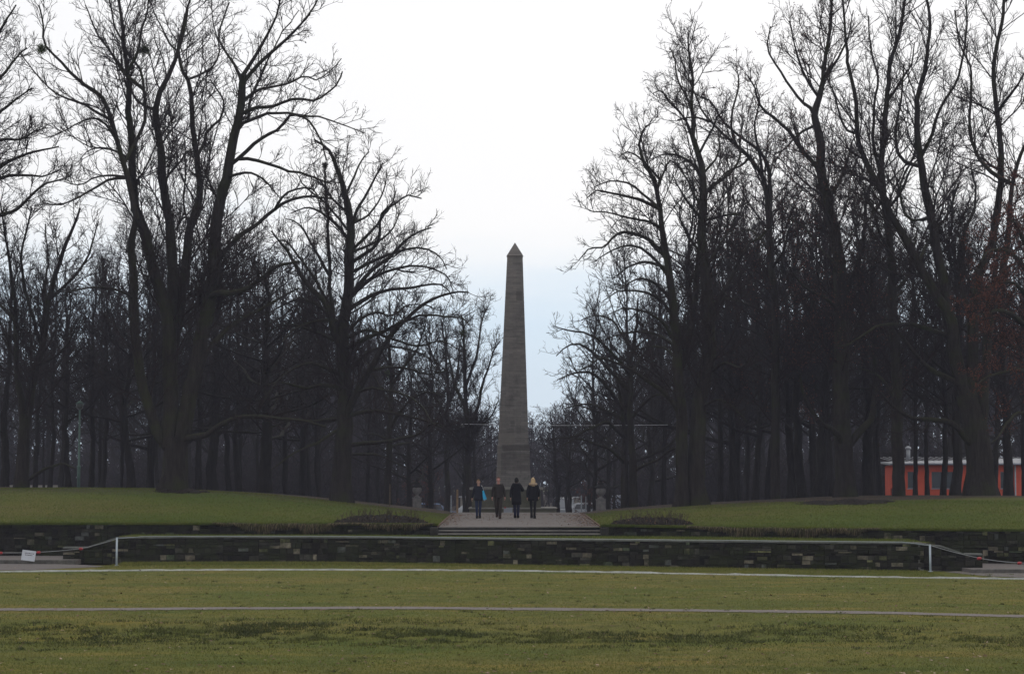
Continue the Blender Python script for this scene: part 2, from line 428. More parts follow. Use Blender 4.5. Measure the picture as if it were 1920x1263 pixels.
# ------------------------------------------------------------------ coursed rubble walls, stone by stone
def rubble(path, zb, zt, name, parent, pale=.08, depth=.10, tone=1.0, seed=1):
    """path (n,2) front face line; zb / zt functions of x"""
    r = np.random.default_rng(seed)
    seg = np.linalg.norm(np.diff(path, axis=0), axis=1); s = np.concatenate([[0], np.cumsum(seg)]); L = s[-1]
    at = lambda q: np.stack([np.interp(q, s, path[:,0]), np.interp(q, s, path[:,1])], -1)
    Vs, Fs, Cs = [], [], []
    zmin = zb(path[:,0]).min() - .05; zmax = zt(path[:,0]).max()
    fi = 0; stones = []; pa = 0.
    while pa < L:
        pb = min(pa + r.uniform(.5, 1.9), L)
        if L - pb < .4: pb = L
        z = zmin
        while z < zmax:
            hgt = r.choice([r.uniform(.05, .09), r.uniform(.09, .16), r.uniform(.14, .24)], p=[.35, .42, .23]); q = pa
            while q < pb:
                ln = r.uniform(.14, .42) * (1.3 if hgt < .09 else 1.0); q1 = min(q+ln, pb)
                if pb - q1 < .12: q1 = pb
                stones.append((q, q1, z, hgt)); q = q1
            z += hgt
        pa = pb
    for q0, q1, z, hgt in stones:
        if 1:
            if q1 - q0 < .04: continue
            a, b = at(q0+.005), at(q1-.005); xm = (a[0]+b[0])/2
            top = min(z+hgt-.008, float(zt(xm))-.004); bot = max(z+r.uniform(-.006,.006), float(zb(xm))-.05)
            if top - bot < .025: continue
            d = (b-a)/np.linalg.norm(b-a); nrm = np.array([d[1], -d[0]])
            o = r.uniform(-.022, .03); e = .012
            f0 = np.r_[a+nrm*o, 0]; f1 = np.r_[b+nrm*(o+r.uniform(-.012,.012)), 0]
            bk0 = np.r_[a-nrm*depth, 0]; bk1 = np.r_[b-nrm*depth, 0]
            D = np.r_[d, 0]; Z = np.array([0,0,1.])
            j = lambda: r.uniform(-.008, .008)
            quad = [f0 + D*e + Z*(bot+e), f1 - D*e + Z*(bot+e), f1 - D*e + Z*(top-e+j()), f0 + D*e + Z*(top-e+j())]
            nb = np.r_[nrm*.02, 0]
            mid = [f0 - nb + Z*bot, f1 - nb + Z*bot, f1 - nb + Z*top, f0 - nb + Z*top]
            bk = [bk0 + Z*bot, bk1 + Z*bot, bk1 + Z*top, bk0 + Z*top]
            Vs += quad + mid + bk
            u = r.random()
            if u < pale: c = np.array([.22,.195,.145]) * r.uniform(.4, 1.15)
            elif u < pale + .03: c = np.array([.145,.155,.145]) * r.uniform(.6, 1.2)
            elif u < pale + .15: c = np.array([.07,.066,.055]) * r.uniform(.5, 1.1)
            else: c = np.array([.030,.028,.022]) * r.uniform(.3, 1.3)
            if r.random() < .2: c = c * np.array([.85,.97,.65])
            Cs += [c*tone]*12
            Fs.append([fi, fi+1, fi+2, fi+3])
            for k in range(4):
                k2 = (k+1) % 4
                Fs.append([fi+k, fi+4+k, fi+4+k2, fi+k2]); Fs.append([fi+4+k, fi+8+k, fi+8+k2, fi+4+k2])
            fi += 12
    np_obj('stonework', np.array(Vs), np.array(Fs), M_stone, parent, smooth=False, cols=np.array(Cs))
    # solid core behind the joints
    c = path; d = np.gradient(c, axis=0); n = np.stack([-d[:,1], d[:,0]], -1); n /= np.linalg.norm(n, axis=1)[:,None]
    zb_, zt_ = zb(c[:,0])-.1, zt(c[:,0])-.012
    r_ = [np.c_[c+n*.03, zb_], np.c_[c+n*.38, zb_], np.c_[c+n*.38, zt_], np.c_[c+n*.03, zt_]]
    V = np.stack(r_, 1).reshape(-1, 3); m = len(c); F = []
    for a in range(4):
        b = (a+1) % 4; i = np.arange(m-1)*4
        F.append(np.stack([i+a, i+4+a, i+4+b, i+b], -1))
    F = np.concatenate(F + [np.array([[0,1,2,3],[(m-1)*4+3,(m-1)*4+2,(m-1)*4+1,(m-1)*4]])])
    np_obj('wall_core', V, F, M_joint, parent, smooth=False)

ZT = 0.90
# ends of the lower wall step down beside the side stairs
lw_px = [(118,74.6),(165,74.6),(180,74.6),(216,74.4),(400,74.8),(600,74.8),(800,73.5),(960,72.2),(1150,70.9),(1320,69.7),(1550,68.3),(1750,67.2),(1790,67.1),(1842,67.0)]
lw = np.array([[(x-960)/FPX*d*1.0, d] for x, d in lw_px])
# correct x for the tilt
lw = np.array([P(x, 1030, d)[:2] for x, d in lw_px])
lw_top = pl([lw[0,0], lw[1,0], lw[3,0], lw[11,0], lw[12,0]+.25, lw[13,0]], [.53, .53, ZT, ZT, .56, .55])
lwp = np.vstack([smooth_path(lw[:4], 6)[:-1], smooth_path(lw[3:12], 10)[:-1], smooth_path(lw[11:], 6)])
lwall = empty('stone_wall', (0,0,0))
tag(lwall, 'low mossy rubble stone wall with pale coping running along the lower lawn', 'wall')
rubble(lwp, lambda x: 0*x, lw_top, 'w', lwall, pale=.085, seed=3, tone=.9)
def coping(path, top, w, h, over, mat, parent, name='coping'):
    c = path; d = np.gradient(c, axis=0); n = np.stack([-d[:,1], d[:,0]], -1); n /= np.linalg.norm(n, axis=1)[:,None]
    zz = top(c[:,0])
    Vs, Fs = [], []; fi = 0
    s = np.concatenate([[0], np.cumsum(np.linalg.norm(np.diff(c, axis=0), axis=1))])
    q = 0; r = np.random.default_rng(8)
    while q < s[-1]-.05:
        q1 = min(q + r.uniform(.7, 1.3), s[-1])
        f = lambda Q, A: np.interp(Q, s, A)
        jo = r.uniform(-.012,.012); jz = r.uniform(-.008,.008)
        pts = []
        for Q in (q+.004, q1-.004):
            cc = np.array([f(Q, c[:,0]), f(Q, c[:,1])]); nn_ = np.array([f(Q, n[:,0]), f(Q, n[:,1])]); z = f(Q, zz)+jz
            a = cc - nn_*(over+jo); b = cc + nn_*w
            pts += [np.r_[a, z], np.r_[b, z], np.r_[b, z+h], np.r_[a+nn_*.012, z+h], ]
        Vs += pts
        Fs += [[fi,fi+1,fi+2,fi+3],[fi+7,fi+6,fi+5,fi+4]]
        for k in range(4):
            k2 = (k+1)%4; Fs.append([fi+k, fi+4+k, fi+4+k2, fi+k2])
        fi += 8; q = q1
    return np_obj(name, np.array(Vs), np.array(Fs), mat, parent, smooth=False)
coping(lwp, lw_top, .42, .05, .05, M_coping, lwall)

# grassed ledge between the two walls
m = (lwp[:,0] >= lw[3,0]-.05) & (lwp[:,0] <= lw[11,0]+.05)
a = lwp[m]; Va = np.c_[a[:,0], a[:,1]+.36, np.full(len(a), ZT+.035)]; Vb = np.c_[a[:,0], uw_y(a[:,0])+.1, np.full(len(a), ZT+.02)]
V = np.vstack([Va, Vb]); n_ = len(a); i = np.arange(n_-1)
tag(np_obj('terrace_ledge', V, np.stack([i, i+1, i+1+n_, i+n_], -1), M_lawn), 'grass ledge between the lower and the upper wall', None, None, 'structure')

# upper walls, left and right of the steps
uwp = smooth_path(uw_pts[:, :2], 10)
SX0, SX1 = PX0-.02, PX1+.02
pl_l = uwp[uwp[:,0] < SX0]; pl_l = np.vstack([pl_l, [SX0, uw_y(SX0)]])
pl_r = uwp[uwp[:,0] > SX1]; pl_r = np.vstack([[SX1, uw_y(SX1)], pl_r])
zbl = lambda x: np.where(np.asarray(x) < lw[3,0]-.1, 0.1, .86) + 0*np.asarray(x, float)
zbr = lambda x: np.where(np.asarray(x) > lw[11,0], 0.1, .86) + 0*np.asarray(x, float)
for path, zb, nm, sd_, pale_ in ((pl_l, zbl, 'dark mossy upper retaining wall left of the stone steps', 21, .05), (pl_r, zbr, 'mossy upper retaining wall with pale blocks right of the stone steps', 34, .11)):
    w_ = empty('retaining_wall'); tag(w_, nm, 'wall')
    rubble(path, zb, lambda x: uw_z(x)+.0, 'u', w_, pale=pale_, seed=sd_, tone=.62)

# flight of steps in the middle
ys0 = float(uw_y(0)) - .62
st = empty('stone_steps', ((PX0+PX1)/2, ys0, ZT)); tag(st, 'flight of three wide worn stone steps below the gravel walk', 'steps')
hw = (PX1-PX0)/2
for k in range(3):
    mb = MB(); nb_ = MB(); y0 = k*.34; z0 = .02 + k*.115
    x = -hw
    while x < hw-.01:
        x1 = min(x + random.uniform(1.2, 1.9), hw)
        if hw - x1 < .4: x1 = hw
        j = random.uniform(-.008, .008)
        mb.box(x+.004, x1-.004, y0+j, y0+.42 if k < 2 else y0+.5, z0-.09, z0+.115-.035)
        nb_.box(x+.003, x1-.003, y0-.03+j, y0+.36 if k < 2 else y0+.52, z0+.115-.033, z0+.115)
        x = x1
    o = mb.build('step', M_riser, st, bevel=.004); nb_.build('tread', M_tread, o, bevel=.004)
for sx, w_ in ((-1, .3), (1, .3)):
    mb = MB(); x0 = sx*(hw+.01); x1 = sx*(hw+w_)
    mb.box(min(x0,x1), max(x0,x1), -.15, .55, 0, .36)
    mb.build('cheek_stone', M_riser, st, bevel=.02)

# side stairs at both ends of the lower wall
def side_stairs(pxa, pxb, pxc, front, label, fly):
    """platform px range a..b, flight climbs from b to c towards the ledge"""
    o = empty('side_stairs', tuple(P(pxb, 1040, front)[:2]) + (0,)); tag(o, label, 'steps')
    xa, xb, xc = [P(q, 1040, front)[0] - o.location.x for q in (pxa, pxb, pxc)]
    mb = MB(); mb.box(min(xa,xb), max(xa,xb), 0, .34, -.05, .135); mb.build('step', M_step, o, bevel=.006)
    yb = float(uw_y(o.location.x)) - o.location.y + .02
    mb = MB(); mb.box(min(xa,xb), max(xa,xb), .345, yb, -.05, .125); mb.build('landing', M_gravel, o)
    n = 5
    for k in range(n):
        x0 = xb + (xc-xb)*k/n; x1 = xb + (xc-xb)*(k+1)/n
        mb = MB(); mb.box(min(x0,x1), max(x0,x1), fly, yb, -.05, .135 + (k+1)*(ZT-.1)/n); mb.build('step', M_step, o, bevel=.006)
    return o
side_stairs(-260, 140, 222, 74.05-.55+.0, 'left side stairs with gravel landing behind the hanging notice', 1.50)
side_stairs(2180, 1822, 1742, 65.6, 'right side stairs with gravel landing at the wall end', 1.75)

# white posts with thin rail over the coping
M_white = simple('white_metal', (.42,.47,.52), (.30,.34,.38), 6, .5, .4)
M_wire = simple('wire', (.30,.31,.32), (.2,.2,.2), 6, .5, .4)
M_redtag = simple('red_plastic', (.38,.025,.03), (.25,.02,.02), 6, .5, .4)
for px, yb, yt, lab in ((218.5,1060,1008,'pale metal post at left end of the low wall'), (1744.5,1071,1021,'pale metal post at right end of the low wall')):
    b = G(px, yb, 0); t = P(px, yt, b[1])
    o = empty('barrier_post', tuple(b)); tag(o, lab, 'post')
    mb = MB(); mb.tube([(0,0,-.1),(0,0,t[2])], .036, 10); mb.build('post_tube', M_white, o, True)
    mb = MB(); mb.ball((0,0,t[2]), (.045,.045,.02), 1); mb.build('post_cap', M_white, o, True)
    mb = MB(); mb.lathe([(.09,0),(.09,.012),(.04,.02)], 12); mb.build('foot_plate', M_white, o)
bl = G(218.5,1060,0); br = G(1744.5,1071,0)
zl = P(218.5,1009,bl[1])[2]; zr = P(1744.5,1022,br[1])[2]
ra = [np.r_[bl[:2], zl]] + [np.r_[p[0], p[1]-.10, ZT+.075] for p in lwp[m][3:-3:2]] + [np.r_[br[:2], zr]]
mb = MB(); mb.tube(ra, .008, 6); o = mb.build('barrier_rail', M_white, None, True)
tag(o, 'thin pale metal rail along the wall coping between the two posts', 'rail')

# chains with red tags, notice
def chain(p0, p1, sag, label, tags_, name='barrier_chain'):
    p0 = np.array(p0); p1 = np.array(p1); n = 24
    o = empty(name, tuple(p0)); tag(o, label, 'chain')
    q = [p0*(1-s)+p1*s - np.array([0,0,sag*4*s*(1-s)]) for s in np.linspace(0,1,n)]
    mb = MB(); mb.tube([tuple(a-p0) for a in q], .011, 5); mb.build('wire', M_wire, o, True)
    for s in tags_:
        c = p0*(1-s)+p1*s - np.array([0,0,sag*4*s*(1-s)]) - p0
        mb = MB(); mb.tube([(c[0]-.07,c[1],c[2]-.01),(c[0]-.03,c[1],c[2]-.015),(c[0]+.03,c[1],c[2]-.01),(c[0]+.07,c[1],c[2])], [.035,.05,.05,.035], 8); mb.build('red_tag', M_redtag, o, True)
cl0 = P(218,1010,bl[1]); cl1 = P(-140,1012,73.2)
chain(cl0, P(150,1028,73.2), .02, 'thin wire slanting down from the left wall post', [.97])
chain(P(150,1028,73.2), P(-160,1020,73.2), .22, 'sagging wire with red tags across the left side stairs', [.25,.48,.9])
chain(P(1745,1022,br[1]), P(1838,1046,66.0), .02, 'thin wire slanting down from the right wall post', [.98])
chain(P(1838,1046,66.0), P(2100,1030,66.0), .28, 'sagging wire with a red tag across the right side stairs', [.28,.7])
c = P(53.5,1041,73.05)
no = empty('notice_board', tuple(c)); no.rotation_euler = (R(-8), R(7), 0); tag(no, 'small white notice hanging crooked on the wire over the left stairs', 'sign')
M_paper = simple('paper', (.50,.52,.56), (.44,.45,.48), 3, .6)
M_ink = simple('ink', (.06,.03,.04), (.03,.02,.03), 5)
mb = MB(); mb.box(-.25,.25,-.008,.008,-.19,.19); mb.build('notice_panel', M_paper, no, bevel=.003)
for dz, x0, x1 in ((.085,-.15,.19),(.02,-.13,.14)):
    mb = MB(); x = x0
    while x < x1:
        l = random.uniform(.025,.06); mb.box(x, min(x+l, x1), -.0125, -.0095, dz-.013, dz+.010); x += l+.012
    mb.build('lettering', M_ink, no)

# ------------------------------------------------------------------ obelisk
def obelisk_material():
    m, t, b = mat_new('obelisk_stone', .9, .15)
    tc = nn(t, 'ShaderNodeTexCoord')
    mp_ = nn(t, 'ShaderNodeMapping'); mp_.inputs['Rotation'].default_value = (R(90), 0, 0)
    t.links.new(tc.outputs['Object'], mp_.inputs[0])
    br_ = nn(t, 'ShaderNodeTexBrick'); br_.inputs['Scale'].default_value = 1.0
    br_.inputs['Brick Width'].default_value = .42; br_.inputs['Row Height'].default_value = .115; br_.inputs['Mortar Size'].default_value = .007
    br_.inputs['Color1'].default_value = (.200,.184,.172,1); br_.inputs['Color2'].default_value = (.158,.147,.138,1); br_.inputs['Mortar'].default_value = (.115,.108,.102,1)
    t.links.new(mp_.outputs[0], br_.inputs['Vector'])
    n = noise(t, .8, 6, stretch=(1,1,.5), rough=.7); n2 = noise(t, 3, 6, stretch=(.25,.25,3), rough=.7)
    f = ramp(t, n.outputs['Fac'], [(.3,(.60,.60,.62)),(.5,(1,1,1)),(.7,(1.22,1.18,1.15))])
    g = ramp(t, n2.outputs['Fac'], [(.3,(.72,.72,.74)),(.55,(1,1,1)),(.75,(1.2,1.2,1.2))])
    c = mixc(t, 1., br_.outputs['Color'], f.outputs[0], 'MULTIPLY'); c = mixc(t, 1., c, g.outputs[0], 'MULTIPLY')
    # old repairs: rectangles of another stone
    s = nn(t, 'ShaderNodeSeparateXYZ'); t.links.new(tc.outputs['Object'], s.inputs[0])
    def rect(x0, x1, z0, z1):
        out = None
        for sock, lo, hi in ((s.outputs['X'], x0, x1), (s.outputs['Z'], z0, z1)):
            for op, v in (('GREATER_THAN', lo), ('LESS_THAN', hi)):
                k = nn(t, 'ShaderNodeMath', operation=op); t.links.new(sock, k.inputs[0]); k.inputs[1].default_value = v
                if out is None: out = k.outputs[0]
                else:
                    q = nn(t, 'ShaderNodeMath', operation='MULTIPLY'); t.links.new(out, q.inputs[0]); t.links.new(k.outputs[0], q.inputs[1]); out = q.outputs[0]
        return out
    for x0, x1, z0, z1, col, a in REPAIRS:
        r_ = rect(x0, x1, z0, z1); q = nn(t, 'ShaderNodeMath', operation='MULTIPLY'); q.inputs[1].default_value = a; t.links.new(r_, q.inputs[0])
        c = mixc(t, q.outputs[0], c, col)
    t.links.new(c, b.inputs['Base Color']); bump(t, b, br_.outputs['Fac'], .3, -.01)
    return m
OD = 112.0; OB = P(962, 905, OD); OZ = float(H_up(OB[0], OD)) - .05
def oz(y): return P(962, y, OD)[2] - OZ
def ox(x): return P(x, 800, OD)[0] - OB[0]
REPAIRS = [(ox(935),ox(966),oz(833),oz(812),(.17,.155,.14),.55), (ox(949),ox(963),oz(812),oz(803),(.08,.075,.072),.45),
           (ox(957),ox(965),oz(800),oz(788),(.08,.075,.072),.45), (ox(936),ox(951),oz(812),oz(780),(.15,.138,.128),.45),
           (ox(934),ox(939),oz(893),oz(842),(.16,.145,.125),.5), (ox(942),ox(994),oz(845),oz(834),(.065,.058,.054),.6),
           (ox(940),ox(995),oz(882),oz(850),(.085,.075,.07),.45), (ox(968),ox(980),oz(565),oz(548),(.07,.065,.062),.5),
           (ox(953),ox(972),oz(505),oz(498),(.18,.17,.165),.4)]
M_ob = obelisk_material()
ob = empty('obelisk', (OB[0], OD, OZ)); tag(ob, 'tall weathered grey stone obelisk on a stepped pedestal at the end of the gravel walk', 'obelisk')
def taper(mb, xl0, xr0, z0, xl1, xr1, z1):
    w0 = (xr0-xl0); w1 = (xr1-xl1); d0 = w0/2; d1 = w1/2
    mb.hexa([(xl0,-d0,z0),(xr0,-d0,z0),(xr0,d0,z0),(xl0,d0,z0)], [(xl1,-d1,z1),(xr1,-d1,z1),(xr1,d1,z1),(xl1,d1,z1)])
mb = MB(); taper(mb, ox(934), ox(991), oz(834), ox(951), ox(980), oz(481)); mb.build('shaft', M_ob, ob, bevel=.025)
mb = MB(); taper(mb, ox(950), ox(981), oz(481)+.002, ox(965.2), ox(965.8), oz(455)); mb.build('capstone', M_ob, ob)
mb = MB()
taper(mb, ox(931.5), ox(993.5), oz(882)+.002, ox(933), ox(992.3), oz(834)+.03); mb.build('shaft_foot', M_ob, ob, bevel=.02)
mb = MB(); taper(mb, ox(930), ox(995), oz(914), ox(931), ox(994), oz(882)+.03); mb.build('shaft_foot', M_ob, ob, bevel=.02)
M_ped = simple('pedestal_stone', (.115,.11,.085), (.06,.06,.042), 1.6, .9, .15, .3)
M_pedtop = simple('pedestal_cap_stone', (.28,.27,.245), (.14,.135,.12), 2.5, .85, .2, .2)
mb = MB(); hw_ = (ox(1017)-ox(882))/2; cx_ = (ox(1017)+ox(882))/2
mb.box(cx_-hw_, cx_+hw_, -hw_, hw_, oz(917.5), oz(913)); mb.build('pedestal_cap', M_pedtop, ob, bevel=.02)
mb = MB(); mb.box(cx_-hw_+.12, cx_+hw_-.12, -hw_+.12, hw_-.12, oz(952), oz(917.6)); mb.build('pedestal', M_ped, ob, bevel=.02)
hw2 = (ox(1043)-ox(880))/2; cx2 = (ox(1043)+ox(880))/2
mb = MB(); mb.box(cx2-hw2, cx2+hw2, -hw2, hw2, oz(952.5), oz(950.2)); mb.build('platform_cap', M_pedtop, ob, bevel=.015)
mb = MB(); mb.box(cx2-hw2+.05, cx2+hw2-.05, -hw2+.05, hw2-.05, oz(966), oz(952.6)); mb.build('platform', M_ped, ob, bevel=.01)
# pale block leaning on the platform
b = P(952.5, 967, 108.6)
pb = empty('grey_panel', (b[0], 108.9, float(H_up(b[0], 108.9)))); tag(pb, 'plain light grey panel standing against the obelisk platform', 'panel')
M_panel = simple('panel_grey', (.27,.29,.33), (.23,.25,.28), 2, .6)
top = P(952.5, 951, 108.9)[2] - pb.location.z
mb = MB(); mb.box(-.24,.24,-.03,.03,-.02,top); mb.build('panel_face', M_panel, pb, bevel=.005)
mb = MB(); mb.box(-.20,-.12,-.06,-.032,top-.04,top+.03); mb.build('red_clip', M_redtag, pb, bevel=.004)

# ------------------------------------------------------------------ trees
def unit(v): return v / np.maximum(np.linalg.norm(v, axis=-1, keepdims=True), 1e-9)
def tubes(Pn, Rn, k, rough=0.0, flare=False, g=None):
    """Pn (B,n,3) centre lines, Rn (B,n) radii -> verts, quads"""
    B, n, _ = Pn.shape
    T = unit(np.gradient(Pn, axis=1)); mean = unit(T.mean(axis=1))
    ref = np.zeros((B, 3)); ax = np.abs(mean).argmin(axis=1); ref[np.arange(B), ax] = 1
    U = unit(np.cross(T, ref[:, None, :])); W = np.cross(T, U)
    a = np.arange(k) * 2*np.pi / k
    rr = Rn[:, :, None] * np.ones(k)
    if rough > 0:
        ph = g.random((B, 1, 1)) * 6.28; tw = np.linspace(0, 3, n)[None, :, None]
        rr = rr * (1 + rough*np.sin(3*a + ph + tw) + rough*.7*np.sin(5*a + 2*ph - tw) + rough*.5*(g.random((B, n, k))-.5))
    V = Pn[:, :, None, :] + rr[..., None] * (U[:, :, None, :]*np.cos(a)[:, None] + W[:, :, None, :]*np.sin(a)[:, None])
    base = (np.arange(B)*n*k)[:, None, None]; i = (np.arange(n-1)*k)[None, :, None]; j = np.arange(k)[None, None, :]; j2 = (j+1) % k
    F = np.stack([base+i+j, base+i+j2, base+i+k+j2, base+i+k+j], -1).reshape(-1, 4)
    return V.reshape(-1, 3), F
def merge(parts):
    Vs, Fs, o = [], [], 0
    for V, F in parts:
        Vs.append(V); Fs.append(F + o); o += len(V)
    return np.vstack(Vs), np.vstack(Fs)
def spawn(g, Pn, Rn, dens, t0, ang, Lf, n, wander, trop, rk, rtip, up=0.25, lmin=.2, lmax=9., taperL=.55, cap=200000, rmax=9.):
    """side branches for every parent; Lf scales with the parent's length"""
    B, m, _ = Pn.shape
    seg = np.linalg.norm(np.diff(Pn, axis=1), axis=2); Lp = seg.sum(1)
    cnt = np.floor(Lp*(1-t0)*dens + g.random(B)).astype(int)
    idx = np.repeat(np.arange(B), cnt)
    if len(idx) > cap: idx = g.permutation(idx)[:cap]
    N = len(idx)
    t = t0 + (1-t0)*g.random(N)**.85
    f = t*(m-1); i0 = np.minimum(f.astype(int), m-2); fr = (f-i0)[:, None]
    p0 = Pn[idx, i0]*(1-fr) + Pn[idx, i0+1]*fr
    r0 = Rn[idx, i0]*(1-fr[:, 0]) + Rn[idx, i0+1]*fr[:, 0]
    T = unit(Pn[idx, i0+1] - Pn[idx, i0])
    rv = unit(g.normal(size=(N, 3)) + np.array([0, 0, up])); pr = unit(rv - (rv*T).sum(1, keepdims=True)*T)
    th = np.radians(ang[0] + (ang[1]-ang[0])*g.random(N))[:, None]
    D = unit(T*np.cos(th) + pr*np.sin(th))
    L = np.clip(Lf*Lp[idx]*(1 - taperL*t)*(.45 + .9*g.random(N)), lmin, lmax)
    out = np.zeros((N, n, 3)); out[:, 0] = p0; st_ = (L/(n-1))[:, None]
    kink = g.normal(size=(N, 3))*wander*.5
    for q in range(1, n):
        D = unit(D + g.normal(size=(N, 3))*wander + kink*(1 if q % 2 else -1)*.6 + np.array([0, 0, 1.])*trop)
        out[:, q] = out[:, q-1] + D*st_
    rb = np.minimum(np.minimum(r0*rk, rmax), .0055 + .0075*L)
    s = np.linspace(0, 1, n)[None, :]
    Rr = rb[:, None]*(1-s)**.8 + rtip*np.minimum(1, .4+s)
    return out, Rr
def grow_tree(g, limbs, dens=1.0, twig=1.0, tipr=.006, lift=.05, leaves=0, spread=1.0, low=3.2, dcap=60000):
    """limbs: list of (n,4) arrays x,y,z,r. Returns (trunk V,F), (crown V,F), twig points"""
    trunk = []; P1, R1 = [], []; allpts = []
    for li, l in enumerate(limbs):
        l = np.asarray(l, float); s = np.concatenate([[0], np.cumsum(np.linalg.norm(np.diff(l[:, :3], axis=0), axis=1))])
        L = s[-1]; n = max(10, int(L/.45))
        q = np.linspace(0, L, n); r = np.c_[[np.interp(q, s, l[:, k]) for k in range(4)]].T
        # gnarl
        if L > 2:
            am = .03*min(1, L/6)
            nzv = np.cumsum(g.normal(size=(n, 3)), axis=0); nzv -= np.linspace(0, 1, n)[:, None]*nzv[-1]
            w = np.minimum(1, q/1.5)[:, None]
            r[:, :3] += nzv*am*w
        if allpts and r[0, 2] > .5:          # grow out of the limb it was traced from
            C_ = np.vstack(allpts); dd_ = np.linalg.norm((C_ - r[0, :3])*np.array([1, .55, 1]), axis=1); k_ = dd_.argmin()
            if dd_[k_] < 2.2:
                w_ = (1 - np.clip(q/max(L*.35, 1.2), 0, 1))**2; r[:, :3] += (C_[k_] - r[0, :3])*w_[:, None]
        allpts.append(r[:, :3].copy())
        big = r[0, 3] > .12
        trunk.append(tubes(r[None, :, :3], r[None, :, 3], 14 if r[0, 3] > .25 else 8, .07 if big else .03, g=g))
        n2 = 14; q2 = np.linspace(0, 1, n2)*(n-1); ii = np.minimum(q2.astype(int), n-2); ff = (q2-ii)[:, None]
        rr = r[ii]*(1-ff) + r[ii+1]*ff
        P1.append(rr[:, :3]); R1.append(rr[:, 3])
    P1 = np.array(P1); R1 = np.array(R1)
    # trunk segments near the ground carry no side shoots: drop parents low down through t0 on z
    parts = []
    zmin = P1[:, :, 2].min()
    A = spawn(g, P1, R1, 1.9*dens, .16, (24, 60), .34*spread, 14, .085, .018+lift*.5, .55, tipr*1.2, up=.3, lmin=1.0, lmax=5.4*spread, rmax=.06, taperL=.74)
    keep = A[0][:, 0, 2] > zmin + low
    A = (A[0][keep], A[1][keep])
    Bq = spawn(g, A[0], A[1], 2.8*dens, .08, (20, 52), .46, 8, .11, .02, .7, tipr, up=.15, lmin=.5, lmax=2.7)
    C = spawn(g, Bq[0], Bq[1], 4.3*twig, .08, (18, 50), .52, 5, .13, .012, .8, tipr*.9, lmin=.30, lmax=1.4)
    Dd = spawn(g, C[0], C[1], 3.8*twig, .10, (18, 50), .60, 3, .16, .01, .8, tipr*.75, lmin=.20, lmax=.75, cap=dcap, rmax=.008)
    Q = spawn(g, P1, R1, 1.6*twig, .30, (25, 70), .10, 5, .22, .04, .3, tipr, lmin=.4, lmax=1.3)
    Q = (Q[0][Q[0][:, 0, 2] > zmin + low], Q[1][Q[0][:, 0, 2] > zmin + low])
    parts = [tubes(A[0], A[1], 5), tubes(Bq[0], Bq[1], 4), tubes(C[0], C[1], 3), tubes(Q[0], Q[1], 3)]
    if len(Dd[0]): parts.append(tubes(Dd[0], Dd[1], 3))
    tw = np.vstack([C[0].reshape(-1, 3), Dd[0][:, -1]])
    return merge(trunk), merge(parts), tw
def root_flare(V, r, h=1.1, amt=.9, lobes=5, ph=0.0, spread=1.0):
    V = V.copy(); z = V[:, 2]; m = z < h
    a = np.arctan2(V[m, 1], V[m, 0]); f = (1 - np.clip(z[m], 0, h)/h)**2.4
    k = 1 + f*amt*(.55 + .45*np.cos(lobes*a + ph) + .2*np.cos(3*a + 2*ph))*spread
    V[m, 0] *= k; V[m, 1] *= k
    return V
def add_tree(name, loc, trunk, crown, mat_t, mat_c, label, group=None, flare=.4, r=.4, g=None, tw=None, leafmat=None, nleaf=0, rz=0):
    o = empty(name, loc, rz); tag(o, label, 'tree', group)
    V, F = trunk
    V = root_flare(V, r, 1.0 + r, flare, 5, random.uniform(0, 6))
    V[:, 2] = np.where(V[:, 2] < .05, -.35, V[:, 2])
    np_obj('trunk', V, F, mat_t, o); np_obj('crown', crown[0], crown[1], mat_c, o)
    if nleaf: leaf_obj('leaves', tw, nleaf, leafmat, o, g)
    return o
def leaf_obj(name, pts, n, mat, parent, g, size=.042, jit=.07):
    p = pts[g.integers(0, len(pts), n)] + g.normal(size=(n, 3))*jit
    a = unit(g.normal(size=(n, 3))); b = unit(np.cross(a, g.normal(size=(n, 3)))); s = size*(.6+.8*g.random((n, 1)))
    V = np.stack([p-a*s, p+b*s*.5, p+a*s, p-b*s*.5], 1).reshape(-1, 3)
    F = np.arange(n*4).reshape(-1, 4)
    return np_obj(name, V, F, mat, parent, smooth=False)

def hero(base, D, stems, label, seed, dens=1.0, twig=1.0, mat=None, zs=4.0, group=None, flare=.5, nleaf=0, leafmat=None, spread=1.0, name='bare_tree', twm=None, tipr=.0052):
    """stems: [([(px,py),...], w0 px, w1 px, depth drift in m at the tip, depth at root)]"""
    g = np.random.default_rng(seed)
    B = P(base[0], base[1], D); bz = float(H_up(B[0], D)); B[2] = bz
    k = D/FPX; limbs = []
    for st_ in stems:
        pts, w0, w1, d1 = st_[:4]; d0 = st_[4] if len(st_) > 4 else 0.
        pts = smooth_path(pts, 5); q = np.linspace(0, 1, len(pts))
        dd = d0 + (d1-d0)*q**1.2
        L = np.array([np.r_[P(x, y, D+dz) - B, 0] for (x, y), dz in zip(pts, dd)])
        L[:, 3] = (w1 + (w0-w1)*(1-q)**1.15)*k/2*.90
        if abs(pts[0][0]-base[0]) < 45 and abs(pts[0][1]-base[1]) < 12:   # stands on the ground
            L[0, 2] = 0.0
        limbs.append(L)
    tr_, cr_, tw = grow_tree(g, limbs, dens, twig, spread=spread, tipr=tipr)
    return add_tree(name, tuple(B), tr_, cr_, mat or M_bark, twm or M_twig, label, group, flare, limbs[0][0, 3], g, tw, leafmat, nleaf)

